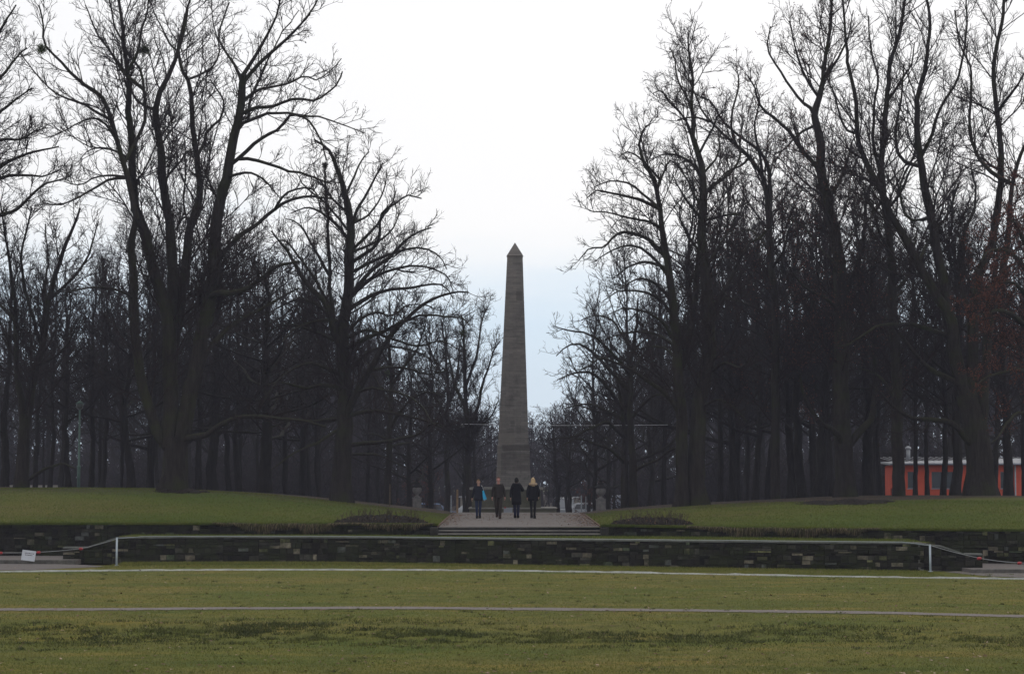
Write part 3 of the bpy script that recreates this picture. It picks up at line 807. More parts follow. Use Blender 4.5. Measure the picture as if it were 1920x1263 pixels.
# --- the big multi-stemmed tree on the left mound
L1 = [
 ([(328,917),(329,880),(329,845),(328,822)], 50, 50, 0),
 ([(318,850),(292,812),(268,728),(257,646),(251,563),(249,502),(247,450),(257,412)], 24, 13, -3.),
 ([(318,840),(321,760),(317,700),(316,625),(307,563),(288,522),(268,445),(257,408),(252,365),(248,292),(239,219),(241,164),(237,128),(232,80),(228,30),(222,-30)], 34, 5, -1.5),
 ([(254,380),(238,320),(226,273),(211,226),(197,182),(171,166),(146,146),(128,128),(117,113),(88,84),(86,47),(73,10)], 12, 3, -4.5, -2.5),
 ([(248,300),(262,262),(270,225),(272,180),(262,130),(240,100),(215,50),(205,0)], 9, 3, -.5, -2),
 ([(314,600),(322,540),(318,480),(314,419),(303,346),(299,273),(292,211),(299,175),(317,139),(332,102),(339,73),(350,30),(360,-20)], 24, 4, 2.5),
 ([(291,208),(270,198),(252,182),(244,158)], 7, 4, 0.5, 1.5),
 ([(332,104),(318,84),(306,60),(290,30),(280,0)], 5, 2, 3.5, 2),
 ([(329,790),(329,700),(329,646),(338,563),(344,502),(350,440),(366,395),(374,350),(372,310),(361,219),(361,164),(348,130),(339,91),(345,50),(352,10)], 26, 4, 4.5),
 ([(362,168),(380,145),(401,117),(412,84),(400,40),(395,-10)], 6, 2, 5.5, 4),
 ([(372,300),(385,270),(392,245),(414,225),(420,190),(408,170),(395,150)], 8, 3, 5, 3.5),
 ([(338,840),(346,823),(354,770),(371,687),(379,625),(391,563),(397,500),(401,450),(412,383),(427,328),(437,273),(452,219),(454,164),(457,139)], 38, 14, -2),
 ([(457,140),(470,120),(485,95),(497,70),(510,47),(522,10),(530,-30)], 9, 3, -2.5, -2),
 ([(460,150),(490,110),(518,87),(545,62),(561,47),(590,7),(605,-25)], 9, 2.5, -4, -2),
 ([(455,150),(446,128),(434,109),(412,73),(418,40),(430,5)], 7, 3, -.5, -2),
 ([(438,305),(460,287),(485,266),(505,252),(521,244),(547,215),(566,222),(583,233),(602,266),(612,300)], 9, 3, -5.5, -1.5),
 ([(436,330),(452,325),(470,324),(495,338),(510,355),(525,372)], 7, 2, -3, -1.5),
 ([(440,292),(470,296),(510,306),(545,318),(569,321),(600,335),(622,345)], 8, 3, -1, -1.5),
 ([(453,215),(480,203),(510,200),(547,186),(575,190),(598,190),(634,160),(642,135)], 9, 2.5, -6, -2),
 ([(450,230),(480,220),(510,211),(561,213),(600,222),(640,236),(685,250)], 8, 2, 1, -2),
 ([(456,200),(472,180),(492,168),(529,157),(569,142),(600,150),(640,110)], 8, 2, 2.5, -2),
 ([(452,225),(470,180),(500,120),(525,70),(560,20)], 7, 2, 4, -2),
 ([(392,565),(408,552),(445,547),(486,526),(510,505),(535,493),(560,490)], 14, 5, -5, -1.5),
 ([(400,500),(434,456),(470,430),(510,394),(547,372),(585,366),(622,372)], 11, 4, -3, -1.5),
 ([(505,398),(530,368),(547,357),(583,352),(596,368),(600,395)], 6, 2, -4, -3),
 ([(340,822),(352,819),(383,815),(404,798),(440,784),(482,780),(530,786),(576,790),(610,800)], 16, 4, -4),
 ([(371,690),(400,650),(440,610),(480,585),(520,560),(560,540)], 12, 4, 3, -1),
 ([(237,345),(220,340),(204,339),(164,361),(130,380),(109,386),(80,380)], 7, 2, -5, -2.5),
 ([(212,228),(185,212),(157,197),(109,179),(73,146),(36,98)], 7, 2, -6, -3),
 ([(218,262),(200,235),(182,219),(160,226),(130,240),(95,258)], 6, 2, -.5, -3),
 ([(224,278),(200,276),(182,277),(162,285),(150,300)], 5, 1.5, -3, -3),
 ([(245,335),(215,328),(180,330),(150,345),(120,340)], 6, 2, 0, -2),
 ([(252,563),(230,548),(200,540),(160,541),(120,548)], 7, 2.5, -4, -2),
 ([(303,350),(318,325),(340,300),(350,283),(365,285)], 6, 2.5, -1, 1),
 ([(299,270),(315,250),(330,235),(343,215)], 5, 1.5, 0, 1),
 ([(348,520),(356,450),(340,380),(345,320),(346,270),(343,255)], 6, 2, 6, 4),
 ([(244,172),(225,130),(205,95),(180,60),(160,10)], 8, 2.5, 1, -2),
 ([(239,140),(255,100),(262,60),(275,20),(280,-20)], 7, 2.5, -4, -2),
]
hero((330, 917), 92, L1, 'giant bare tree with many upright stems on the left grass mound', 101, dens=1.2, twig=1.05, flare=.75, nleaf=2600, leafmat=M_seed)
L2 = [
 ([(640,946),(638,890),(638,826),(638,760),(638,709),(640,621),(650,551),(656,474),(656,416),(647,357),(635,316),(621,287),(591,263)], 44, 4, 0),
 ([(650,800),(659,761),(691,697),(720,644),(755,603),(796,568),(845,551),(878,548)], 17, 3, -3),
 ([(639,660),(626,621),(618,568),(580,533),(544,474),(525,450),(509,433)], 16, 3, -3),
 ([(622,640),(620,580),(618,521),(616,416),(612,360),(609,310)], 10, 4, 2),
 ([(650,560),(665,540),(697,504),(738,474),(773,442),(808,427)], 12, 3, -2),
 ([(655,500),(680,480),(708,451),(714,404),(744,381),(765,365),(790,372)], 9, 2.5, -4),
 ([(648,590),(685,560),(726,545),(780,540),(831,533),(850,560)], 10, 2.5, 2),
 ([(656,430),(668,395),(690,360),(705,330),(718,305)], 8, 2.5, -1),
 ([(640,660),(680,640),(726,621),(760,605),(796,592),(861,597),(880,610)], 10, 2.5, -5),
 ([(655,775),(685,769),(714,767),(773,779),(805,788),(831,802)], 9, 3, -3),
 ([(650,835),(690,830),(732,826),(785,814),(810,795),(835,800)], 10, 3, -2),
 ([(630,728),(600,722),(568,726),(530,715),(500,722)], 9, 3, -2),
 ([(628,780),(590,790),(550,785),(510,800)], 8, 3, 2),
 ([(645,600),(600,600),(560,615),(530,640)], 8, 3, -4),
 ([(655,450),(630,420),(600,395),(575,390),(545,400)], 8, 2.5, 3),
 ([(652,400),(620,370),(600,340),(588,330)], 6, 2, -2),
 ([(648,360),(665,330),(680,300),(692,285)], 6, 2, 2),
 ([(658,480),(690,460),(730,440),(745,410),(750,395)], 7, 2, 4),
 ([(690,700),(720,690),(760,690),(800,700),(835,695)], 8, 2.5, 1),
 ([(641,640),(670,600),(700,585),(730,590),(765,570),(810,575)], 8, 2.5, 5),
 ([(640,620),(590,570),(560,560),(520,575),(495,590)], 8, 2.5, 4),
 ([(652,520),(700,490),(745,470),(790,462),(822,480),(838,505)], 8, 2, -1),
 ([(650,560),(700,520),(750,505),(800,500),(838,520),(850,545)], 8, 2, 5),
 ([(642,640),(690,620),(740,640),(790,650),(830,640),(868,660)], 8, 2, -4),
 ([(640,700),(690,660),(740,650),(800,670),(845,700)], 8, 2, 3),
 ([(640,740),(690,730),(740,735),(785,755),(810,790)], 8, 2, -5),
 ([(636,700),(590,680),(545,690),(510,720),(490,760)], 8, 2, -3),
 ([(630,640),(580,620),(530,610),(495,630),(470,660)], 8, 2, 3),
 ([(622,580),(590,520),(560,480),(530,450),(505,470)], 8, 2, 5),
 ([(618,520),(585,460),(560,420),(535,410)], 7, 2, -1),
 ([(656,470),(700,430),(720,400),(740,370),(738,345)], 7, 2, 0),
 ([(656,420),(690,400),(720,350),(725,320)], 6, 2, 4),
 ([(655,440),(620,390),(575,350),(560,330)], 6, 2, -4),
 ([(638,800),(590,830),(545,850),(510,880)], 8, 2, -4),
 ([(645,860),(690,850),(730,860),(770,880)], 7, 2, 4),
]
hero((640, 946), 96, L2, 'broad bare linden with arching side limbs left of the obelisk', 102, dens=1.1, twig=1.2, flare=.45)
L3 = [
 ([(728,948),(729,880),(730,826),(731,760),(733,697),(730,650),(736,610),(742,580)], 17, 3, 0),
 ([(730,800),(750,770),(775,745),(800,735),(830,740)], 8, 2, -3),
 ([(731,760),(710,720),(695,690),(680,670)], 7, 2, 2),
 ([(732,720),(755,690),(780,660),(790,630),(800,600)], 8, 2, -2),
 ([(731,690),(712,650),(705,620),(700,590)], 6, 2, -2),
 ([(731,840),(760,830),(790,835),(820,855)], 6, 2, 3),
 ([(730,830),(705,815),(680,815)], 6, 2, 2)]
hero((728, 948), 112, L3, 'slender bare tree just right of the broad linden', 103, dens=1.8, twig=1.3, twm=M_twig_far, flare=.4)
L4 = [
 ([(880,952),(879,900),(877,855),(875,790),(873,738),(873,690),(870,650),(868,615),(865,590)], 16, 3, 0),
 ([(876,800),(895,760),(905,720),(915,690),(925,655),(938,640)], 8, 2, -3),
 ([(875,770),(855,730),(845,690),(838,650),(835,610)], 8, 2, 2),
 ([(874,720),(890,680),(900,640),(905,600),(915,575)], 7, 2, 3),
 ([(876,830),(900,800),(920,780),(935,750)], 6, 2, -2),
 ([(876,840),(850,810),(825,790)], 6, 2, -2)]
hero((880, 952), 128, L4, 'bare tree standing nearest the obelisk on its left', 104, dens=1.9, twig=1.3, twm=M_twig_far, flare=.3)
L5 = [
 ([(838,952),(839,900),(839,850),(841,767),(838,700),(832,640),(826,600)], 13, 3, 0),
 ([(840,790),(820,750),(800,720),(780,690),(765,655)], 7, 2, -3),
 ([(840,760),(855,710),(862,660),(866,620)], 7, 2, 3),
 ([(839,720),(815,680),(800,640),(792,600)], 6, 2, 2)]
hero((838, 952), 140, L5, 'thin bare tree between the linden and the tree beside the obelisk', 105, dens=1.8, twig=1.3, twm=M_twig_far, flare=.3)
# --- left edge
L0 = [
 ([(40,920),(42,870),(44,820),(50,780),(66,700),(82,640),(95,560),(120,480),(140,430),(150,390)], 30, 4, 0),
 ([(46,800),(38,720),(32,650),(28,560),(18,500),(10,440),(0,380)], 16, 3, -2),
 ([(80,650),(60,600),(45,540),(40,480),(50,430),(60,390)], 9, 3, -3),
 ([(98,560),(130,530),(160,490),(175,450),(185,415)], 8, 2.5, 2),
 ([(70,690),(100,670),(130,640),(150,600)], 8, 2.5, -3),
 ([(50,900),(75,885),(100,873),(120,868),(140,878)], 8, 3, -3),
 ([(30,600),(0,570),(-30,540)], 9, 3, 2),
 ([(90,600),(85,540),(90,480),(85,420)], 7, 2.5, 3)]
hero((40, 920), 98, L0, 'bare tree with leaning stem at the left edge of the photo', 106, dens=1.5, twig=1.2, flare=.35)
LL = [
 ([(-120,915),(-118,760),(-112,600),(-100,420),(-90,300),(-80,180),(-70,60),(-60,-60)], 46, 10, 0),
 ([(-100,430),(-60,370),(-20,330),(20,300),(60,285),(110,275)], 16, 3, -4),
 ([(-95,360),(-60,290),(-25,240),(15,200),(60,165)], 15, 3, -2),
 ([(-90,290),(-50,220),(-20,170),(20,120),(50,90)], 14, 3, 3),
 ([(-80,200),(-50,140),(-20,90),(10,40),(30,10)], 12, 3, -3),
 ([(-105,500),(-60,440),(-20,410),(30,395),(75,350),(120,335)], 15, 3, -3),
 ([(-100,400),(-50,350),(0,330),(40,325),(80,330),(110,320)], 12, 2.5, 3),
 ([(-92,320),(-40,280),(0,262),(40,262),(85,240)], 12, 2.5, -5),
 ([(-75,120),(-50,60),(-20,20),(10,-20)], 9, 3, 1)]
hero((-120, 915), 90, LL, 'tall bare tree rooted outside the left edge whose twigs fill the upper left corner', 107, dens=1.5, twig=1.2)
# --- right of the obelisk
R1 = [
 ([(1309,951),(1306,900),(1306,867),(1308,782),(1314,731),(1325,675),(1325,611),(1323,547),(1321,483),(1318,440),(1320,412),(1322,367),(1320,321),(1310,284),(1301,257),(1300,229),(1296,190),(1300,140),(1292,100),(1290,62)], 38, 3, 0),
 ([(1281,951),(1284,900),(1284,867),(1286,782),(1278,718),(1274,654),(1265,590),(1259,526),(1252,474),(1248,440),(1242,412),(1228,344),(1210,307),(1198,275),(1205,250),(1212,235)], 30, 3, -2),
 ([(1290,700),(1295,632),(1306,526),(1314,461),(1316,420)], 14, 8, 2),
 ([(1320,640),(1333,602),(1350,560),(1372,526),(1398,466),(1428,444),(1450,420)], 13, 3, -2),
 ([(1321,370),(1338,350),(1352,339),(1379,312),(1388,285),(1385,260)], 10, 3, 1),
 ([(1236,400),(1220,385),(1196,371),(1150,362),(1118,357),(1100,372)], 9, 2, -3),
 ([(1250,490),(1235,470),(1214,449),(1173,435),(1150,445),(1132,463),(1104,467),(1085,488)], 10, 2, -4),
 ([(1268,650),(1250,615),(1231,598),(1201,583),(1167,579),(1140,590)], 9, 2, -3),
 ([(1280,770),(1262,750),(1239,726),(1205,705),(1171,684),(1128,671),(1090,692)], 13, 3, -3),
 ([(1320,340),(1300,310),(1270,292),(1240,290),(1215,305)], 8, 2, 2),
 ([(1302,250),(1280,215),(1255,190),(1240,170),(1225,175)], 6, 2, -2),
 ([(1308,290),(1330,250),(1345,220),(1365,205)], 6, 2, -3),
 ([(1297,200),(1270,150),(1262,110),(1255,90)], 5, 2, 3),
 ([(1250,500),(1210,490),(1180,500),(1150,520)], 8, 2, 3),
 ([(1262,560),(1220,530),(1190,525),(1160,540)], 8, 2, -5),
 ([(1322,420),(1350,405),(1380,400),(1410,410)], 8, 2, -3),
 ([(1232,360),(1245,320),(1260,300),(1280,320)], 6, 2, 1),
 ([(1324,580),(1360,560),(1400,570),(1440,590)], 9, 2.5, 3),
 ([(1325,700),(1360,680),(1390,690),(1420,660)], 9, 2.5, -3),
 ([(1312,770),(1340,750),(1370,760),(1400,790)], 8, 2.5, -3),
 ([(1275,690),(1255,660),(1225,650),(1195,655)], 8, 2.5, 3),
 ([(1240,400),(1215,370),(1180,345),(1145,340),(1115,350)], 7, 2, 2),
 ([(1245,430),(1215,415),(1180,410),(1140,400),(1105,395)], 7, 2, -5),
 ([(1257,520),(1225,480),(1190,460),(1150,470),(1115,490)], 8, 2, 1),
 ([(1265,600),(1235,560),(1200,545),(1160,545),(1130,565)], 8, 2, -2),
 ([(1274,660),(1240,630),(1200,620),(1165,625),(1130,640)], 8, 2, 5),
 ([(1222,330),(1205,300),(1180,285),(1160,295)], 5, 1.5, -4),
 ([(1322,420),(1290,380),(1270,350),(1262,330)], 7, 2, -3),
 ([(1322,500),(1350,460),(1375,420),(1390,380)], 8, 2, 4),
 ([(1316,330),(1340,300),(1350,270),(1345,240)], 6, 2, 3),
 ([(1323,400),(1295,350),(1280,320),(1255,300)], 6, 2, 4),
 ([(1320,480),(1290,440),(1275,400),(1285,370)], 7, 2, -4)]
hero((1295, 951), 95, R1, 'tall bare tree with twin trunks standing first right of the obelisk', 108, dens=1.25, twig=1.15, flare=.5, spread=.9, nleaf=2600, leafmat=M_seed)
R1b = [
 ([(1455,943),(1454,860),(1454,760),(1453,654),(1449,547),(1442,504),(1441,412),(1439,367),(1430,330),(1407,298),(1379,270),(1356,248),(1333,229),(1300,220),(1270,225)], 20, 3, 0),
 ([(1440,395),(1441,350),(1436,310),(1420,280),(1388,257),(1356,229),(1333,192),(1310,180),(1287,170)], 10, 2, -2),
 ([(1410,300),(1390,310),(1365,320),(1340,345)], 6, 2, -2),
 ([(1380,272),(1370,240),(1372,200),(1385,160),(1380,120)], 7, 2, 2),
 ([(1436,330),(1425,290),(1418,240),(1425,190),(1415,150)], 7, 2, -3),
 ([(1443,470),(1420,440),(1400,430),(1370,440)], 7, 2, 3),
 ([(1444,500),(1470,470),(1480,430),(1500,400)], 8, 2, -3),
 ([(1333,230),(1310,200),(1290,150),(1300,110)], 5, 2, 2)]
hero((1455, 943), 105, R1b, 'bare tree whose top leans sharply to the left over its neighbour', 109, dens=1.2, twig=1.1, flare=.3, nleaf=5000, leafmat=M_leafred)
R2 = [
 ([(1187,955),(1188,867),(1184,782),(1182,697),(1188,640),(1194,590),(1196,560)], 19, 3, 0),
 ([(1171,955),(1170,880),(1169,825),(1160,740),(1150,680),(1140,620)], 15, 3, 2),
 ([(1172,860),(1150,845),(1128,838),(1085,825),(1055,835)], 9, 2, -3),
 ([(1168,822),(1150,800),(1137,790),(1107,803),(1075,820),(1040,822)], 9, 2, -4),
 ([(1190,880),(1205,872),(1231,863),(1261,842),(1285,845)], 8, 3, -2),
 ([(1183,710),(1165,680),(1141,654),(1107,628),(1064,620),(1038,611)], 9, 2, -3),
 ([(1165,730),(1140,690),(1110,660),(1085,645),(1062,650),(1043,667)], 9, 2, 1),
 ([(1165,760),(1140,725),(1107,697),(1070,700),(1045,712)], 9, 2, -2),
 ([(1186,660),(1165,625),(1150,600),(1120,590),(1090,600)], 7, 2, 3),
 ([(1186,700),(1205,670),(1225,640),(1240,600)], 8, 2, 2),
 ([(1184,780),(1215,750),(1240,740),(1262,760)], 8, 2, -3),
 ([(1166,790),(1130,765),(1095,755),(1060,765)], 8, 2, 3)]
hero((1179, 955), 108, R2, 'low spreading bare tree with twin trunk beside the right urn', 110, dens=1.3, twig=1.1, twm=M_twig_far, flare=.3)
T3 = [
 ([(1587,936),(1586,870),(1585,825),(1581,739),(1581,611),(1577,526),(1572,480),(1558,412),(1540,344),(1533,252),(1526,220),(1535,185),(1544,156),(1549,110),(1558,50),(1560,-20)], 42, 5, 0),
 ([(1584,840),(1570,815),(1540,795),(1515,760),(1500,700)], 16, 5, -3),
 ([(1588,835),(1611,803),(1632,773),(1639,697),(1636,620),(1628,540)], 18, 7, 2),
 ([(1540,345),(1530,310),(1503,280),(1471,238),(1430,202),(1416,165),(1400,140)], 12, 2.5, -3),
 ([(1527,222),(1515,200),(1498,188),(1462,137),(1439,92),(1445,50)], 9, 2.5, 1),
 ([(1578,560),(1600,510),(1620,450),(1625,380),(1640,330)], 14, 4, -2),
 ([(1548,380),(1575,340),(1590,300),(1600,260)], 9, 3, 3),
 ([(1530,240),(1500,250),(1470,280),(1450,290)], 7, 2, 3),
 ([(1545,150),(1570,110),(1590,70),(1600,20)], 7, 2, -2),
 ([(1538,190),(1510,140),(1495,90),(1480,40)], 7, 2, -3),
 ([(1582,600),(1550,560),(1510,540),(1480,500)], 10, 3, -3),
 ([(1575,500),(1540,470),(1510,430),(1480,410)], 9, 3, 4),
 ([(1637,640),(1660,600),(1680,560),(1700,540)], 9, 3, 3)]
hero((1587, 936), 99, T3, 'dark forked bare tree with flared foot left of the red building', 111, dens=1.1, twig=1.05, flare=.5, nleaf=8000, leafmat=M_leafred)
T4 = [
 ([(1686,931),(1686,880),(1684,825),(1686,739),(1679,654),(1675,568),(1673,483),(1664,400),(1655,330),(1659,252),(1668,183),(1672,115),(1690,60),(1700,0),(1705,-30)], 27, 5, 0),
 ([(1655,330),(1640,270),(1640,210),(1645,150),(1632,92),(1628,30)], 8, 3, 2),
 ([(1668,190),(1690,150),(1710,120),(1715,80)], 7, 2, -2),
 ([(1676,560),(1700,520),(1710,470),(1720,430)], 10, 3, 3),
 ([(1673,480),(1650,440),(1640,400),(1620,370)], 9, 3, -3),
 ([(1662,390),(1690,360),(1710,310),(1730,290)], 8, 2.5, -2),
 ([(1684,760),(1660,720),(1640,700),(1610,690)], 8, 3, 3)]
hero((1686, 931), 98, T4, 'straight dark bare trunk in front of the left end of the red building', 112, dens=1.1, twig=1.05, flare=.15)
R4 = [
 ([(1838,930),(1836,890),(1832,850),(1826,800),(1812,739)], 62, 44, 0),
 ([(1815,745),(1790,675),(1782,611),(1752,560),(1722,504),(1697,449),(1668,399),(1650,357),(1622,298),(1608,252),(1604,183),(1590,115),(1585,60),(1580,0)], 26, 4, -3),
 ([(1814,740),(1798,680),(1788,620),(1778,568),(1769,500),(1750,390),(1737,321),(1725,252),(1727,183),(1741,115),(1746,46),(1735,-20)], 30, 5, 0),
 ([(1824,790),(1822,700),(1825,611),(1829,530),(1842,490),(1856,458),(1865,403),(1874,321),(1870,229),(1865,137),(1879,46),(1885,-20)], 28, 6, 3),
 ([(1836,820),(1846,782),(1850,697),(1855,611),(1863,540),(1880,500),(1892,420),(1897,344),(1920,270),(1950,200)], 26, 5, -2),
 ([(1826,840),(1808,825),(1782,795),(1748,790),(1714,786),(1679,765),(1654,739),(1630,720)], 15, 4, -4),
 ([(1800,730),(1773,709),(1739,688),(1714,658),(1688,624),(1670,600)], 14, 4, -2),
 ([(1788,630),(1765,620),(1731,607),(1688,605),(1645,611),(1602,637),(1570,650)], 12, 3, -5),
 ([(1752,400),(1730,410),(1700,412),(1686,357),(1709,298),(1722,260)], 9, 3, 1),
 ([(1727,300),(1743,262),(1760,205),(1796,137),(1810,46),(1812,-10)], 9, 3, -3),
 ([(1737,320),(1690,300),(1680,240),(1690,180),(1695,120)], 9, 3, 2),
 ([(1862,345),(1838,322),(1822,285),(1814,229),(1819,137),(1800,80),(1790,20)], 10, 3, 4),
 ([(1868,200),(1900,170),(1930,120)], 8, 3, -2),
 ([(1720,500),(1740,460),(1760,430),(1780,400),(1800,340)], 9, 3, 2),
 ([(1655,365),(1640,400),(1620,420),(1600,430)], 8, 2, -4),
 ([(1610,260),(1585,240),(1570,200),(1560,160)], 7, 2, -4),
 ([(1830,600),(1800,540),(1795,480),(1810,420),(1828,380),(1822,320)], 12, 4, 5)]
hero((1838, 930), 95, R4, 'massive bare tree with hugely flared trunk in front of the red building', 113, dens=1.1, twig=1.05, flare=.42)
R5 = [
 ([(1960,935),(1958,800),(1955,650),(1950,500),(1945,380),(1940,250)], 40, 8, 0),
 ([(1955,640),(1920,600),(1880,580),(1840,590),(1810,610)], 14, 3, -5),
 ([(1952,560),(1925,500),(1890,470),(1860,470),(1840,490)], 14, 3, -5),
 ([(1950,500),(1920,450),(1905,420),(1890,410)], 12, 3, -3),
 ([(1956,720),(1910,690),(1870,700),(1830,720)], 12, 3, -5),
 ([(1956,780),(1920,770),(1890,790),(1860,830)], 12, 3, -4),
 ([(1953,620),(1910,540),(1880,530),(1850,540)], 12, 3, -2),
 ([(1955,680),(1900,650),(1860,650)], 12, 3, 2)]
hero((1960, 935), 88, R5, 'beech at the right edge still carrying rusty brown leaves', 114, dens=1.1, twig=1.0, flare=.3, nleaf=16000, leafmat=M_leafred, name='beech_tree')

# --- procedural trees for the wood behind
def forest_limbs(g, h=20., r=.28, first=.35, nl=16, lim=.42, lean=.03, fork=False):
    n = 14; z = np.linspace(0, h, n); w = np.cumsum(g.normal(size=(n, 2))*lean*h/n*2, axis=0); w[0] = 0
    rr = r*(1-.86*(z/h)**.9)
    tr_ = np.c_[w, z, rr]; limbs = [tr_]
    for i in range(nl):
        t = first + (1-first)*(i + g.random())/nl * .97
        f = t*(n-1); k = min(int(f), n-2); p = tr_[k]*(1-f+k) + tr_[k+1]*(f-k)
        L = h*lim*(1 - .62*(t-first)/(1-first))*(.7+.5*g.random())
        az = i*2.4 + g.random()*1.2; el = R(8 + 55*(t-first)/(1-first) + g.uniform(-10, 14))
        D = np.array([math.cos(az)*math.cos(el), math.sin(az)*math.cos(el), math.sin(el)])
        m_ = 9; q = np.zeros((m_, 4)); q[0, :3] = p[:3]; r0 = min(p[3]*.62, .02+.014*L)
        q[:, 3] = r0*(1-.8*np.linspace(0, 1, m_))
        for a in range(1, m_):
            D = unit(D + g.normal(size=3)*.13 + np.array([0, 0, .09 if a < 5 else .03])); q[a, :3] = q[a-1, :3] + D*L/(m_-1)
        limbs.append(q)
    return limbs
VAR = []
specs = [dict(h=20, r=.26, first=.30, nl=18, lim=.30), dict(h=22, r=.30, first=.38, nl=16, lim=.26), dict(h=17, r=.24, first=.20, nl=20, lim=.36),
         dict(h=18, r=.22, first=.32, nl=16, lim=.30), dict(h=15, r=.22, first=.18, nl=20, lim=.42), dict(h=21, r=.28, first=.26, nl=18, lim=.30)]
for i, sp in enumerate(specs):
    g = np.random.default_rng(500+i)
    t_, c_, tw = grow_tree(g, forest_limbs(g, **sp), .90, .76, tipr=.0085, low=2.2, dcap=6000)
    V = root_flare(t_[0], sp['r'], 1.1, .5, 5, i); V[:, 2] = np.where(V[:, 2] < .05, -.5, V[:, 2])
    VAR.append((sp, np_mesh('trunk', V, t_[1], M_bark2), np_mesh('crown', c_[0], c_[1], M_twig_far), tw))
def plant(vi, x, y, hs, ws, label, group, z=None, rz=None, name='bare_tree'):
    sp, tm, cm, tw = VAR[vi]
    o = empty(name, (x, y, float(H_up(x, y)) if z is None else z), random.uniform(0, 6.28) if rz is None else rz)
    o.scale = (ws, ws, hs); tag(o, label, 'tree', group)
    link(bpy.data.objects.new('trunk', tm), o); link(bpy.data.objects.new('crown', cm), o)
    return o
# trunks one can tell apart behind the front row: (px, width px, depth, variant, top px)
MID = [(8,16,104,1,470),(93,9,110,3,450),(127,13,106,0,520),(170,12,112,3,480),(192,11,116,0,470),(226,8,122,3,540),(247,18,108,2,500),(284,12,118,1,440),
       (372,13,108,5,430),(399,22,112,1,400),(430,12,120,0,470),(449,14,116,3,430),(500,32,104,2,470),(540,12,124,5,480),(575,12,126,1,500),(600,10,130,3,520),
       (690,10,135,3,600),(765,12,132,4,640),(800,9,150,3,690),
       (1140,10,140,4,640),(1215,13,136,3,590),(1245,11,128,1,470),(1350,12,116,0,400),(1382,14,120,5,430),(1417,14,112,2,380),(1400,8,124,3,420),(1483,18,110,1,350),(1503,20,108,0,360),(1530,22,106,5,340),
       (1628,22,108,1,360),(1652,10,112,3,420),(1560,12,118,2,380),(1716,7,104,3,430),(1739,8,108,3,440),(1768,11,104,0,420),(1790,20,102,5,330),(1891,20,104,1,380),(1921,9,108,3,420),(1865,12,120,2,400)]
MIDLAB = ['bare trunk cut by the left photo edge', 'thin trunk just right of the leaning tree at the left', 'trunk close left of the green lamp post', 'trunk close right of the green lamp post',
 'second trunk right of the green lamp post', 'slim trunk midway between the green lamp post and the giant tree', 'thick trunk left of the giant multi-stemmed tree', 'trunk touching the left side of the giant tree',
 'first trunk right of the giant multi-stemmed tree', 'stout second trunk right of the giant tree', 'third trunk right of the giant tree, a slim one', 'fourth trunk right of the giant tree',
 'thickest trunk between the giant tree and the broad linden', 'slim trunk left of the broad linden', 'second slim trunk left of the broad linden', 'thin trunk right behind the broad linden',
 'thin trunk right of the broad linden, before the slender tree', 'trunk right of the slender tree by the left urn', 'thin far trunk just right of the left urn',
 'thin far trunk beside the right urn', 'trunk between the twin low tree and the tall twin trunks', 'slim trunk just left of the tall twin trunks', 'first slim trunk right of the tall twin trunks',
 'second trunk right of the tall twin trunks', 'trunk left of the tree with the leaning top', 'thin trunk behind the tree with leaning top', 'trunk right of the tree with leaning top',
 'second trunk right of the tree with leaning top', 'stout trunk left of the dark forked tree', 'stout trunk between forked tree and red building', 'thin trunk at the left corner of the red building',
 'trunk behind the dark forked tree on its left', 'thin crooked trunk before the first window of the red building', 'thin trunk between the two windows of the red building', 'slim trunk before the wide window of the red building',
 'thick trunk close left of the massive flared tree', 'thick trunk just right of the massive flared tree', 'thin trunk at the right edge before the red wall', 'trunk hidden behind the massive flared tree']
side = lambda px: 'left' if px < 960 else 'right'
for k, (px, w_, d, vi, top) in enumerate(MID):
    p = P(px, 930, d); z = float(H_up(p[0], d)); zt_ = P(px, top, d)[2]
    sp = VAR[vi][0]; ws = np.clip(w_*d/FPX/2/sp['r']*1.0, .62, 1.5); hs = (zt_-z)/sp['h']*.96
    lab = MIDLAB[k]
    plant(vi, p[0], d, hs, ws, lab, 'second rank of bare trees %s of the avenue' % side(px), z=z)
for px_, d_, vi_, tp_, ws_, lb_ in ((1172,122,4,455,.95,'round crowned tree filling the gap left of the tall twin trunks'),(1118,130,4,560,.85,'small round crowned tree left above the right urn'),(1290,118,2,322,1.15,'round topped tree right behind the tall twin trunks'),
        (1372,116,4,330,1.2,'wide crowned tree behind the stem with leaning top'),(1440,122,2,335,1.25,'wide crowned tree in the gap before the dark forked tree'),(1545,118,4,345,1.25,'wide crowned tree close behind the dark forked tree'),(805,136,4,600,.9,'small round crowned tree behind the left urn'),(330,120,4,430,1.2,'wide crowned tree right behind the giant tree'),(570,122,2,470,1.1,'wide crowned tree behind the broad linden on its left')):
    p = P(px_, 930, d_); z = float(H_up(p[0], d_)); plant(vi_, p[0], d_, (P(px_, tp_, d_)[2]-z)/VAR[vi_][0]['h']*.97, ws_, lb_, 'wide crowned trees behind the front row', z=z)
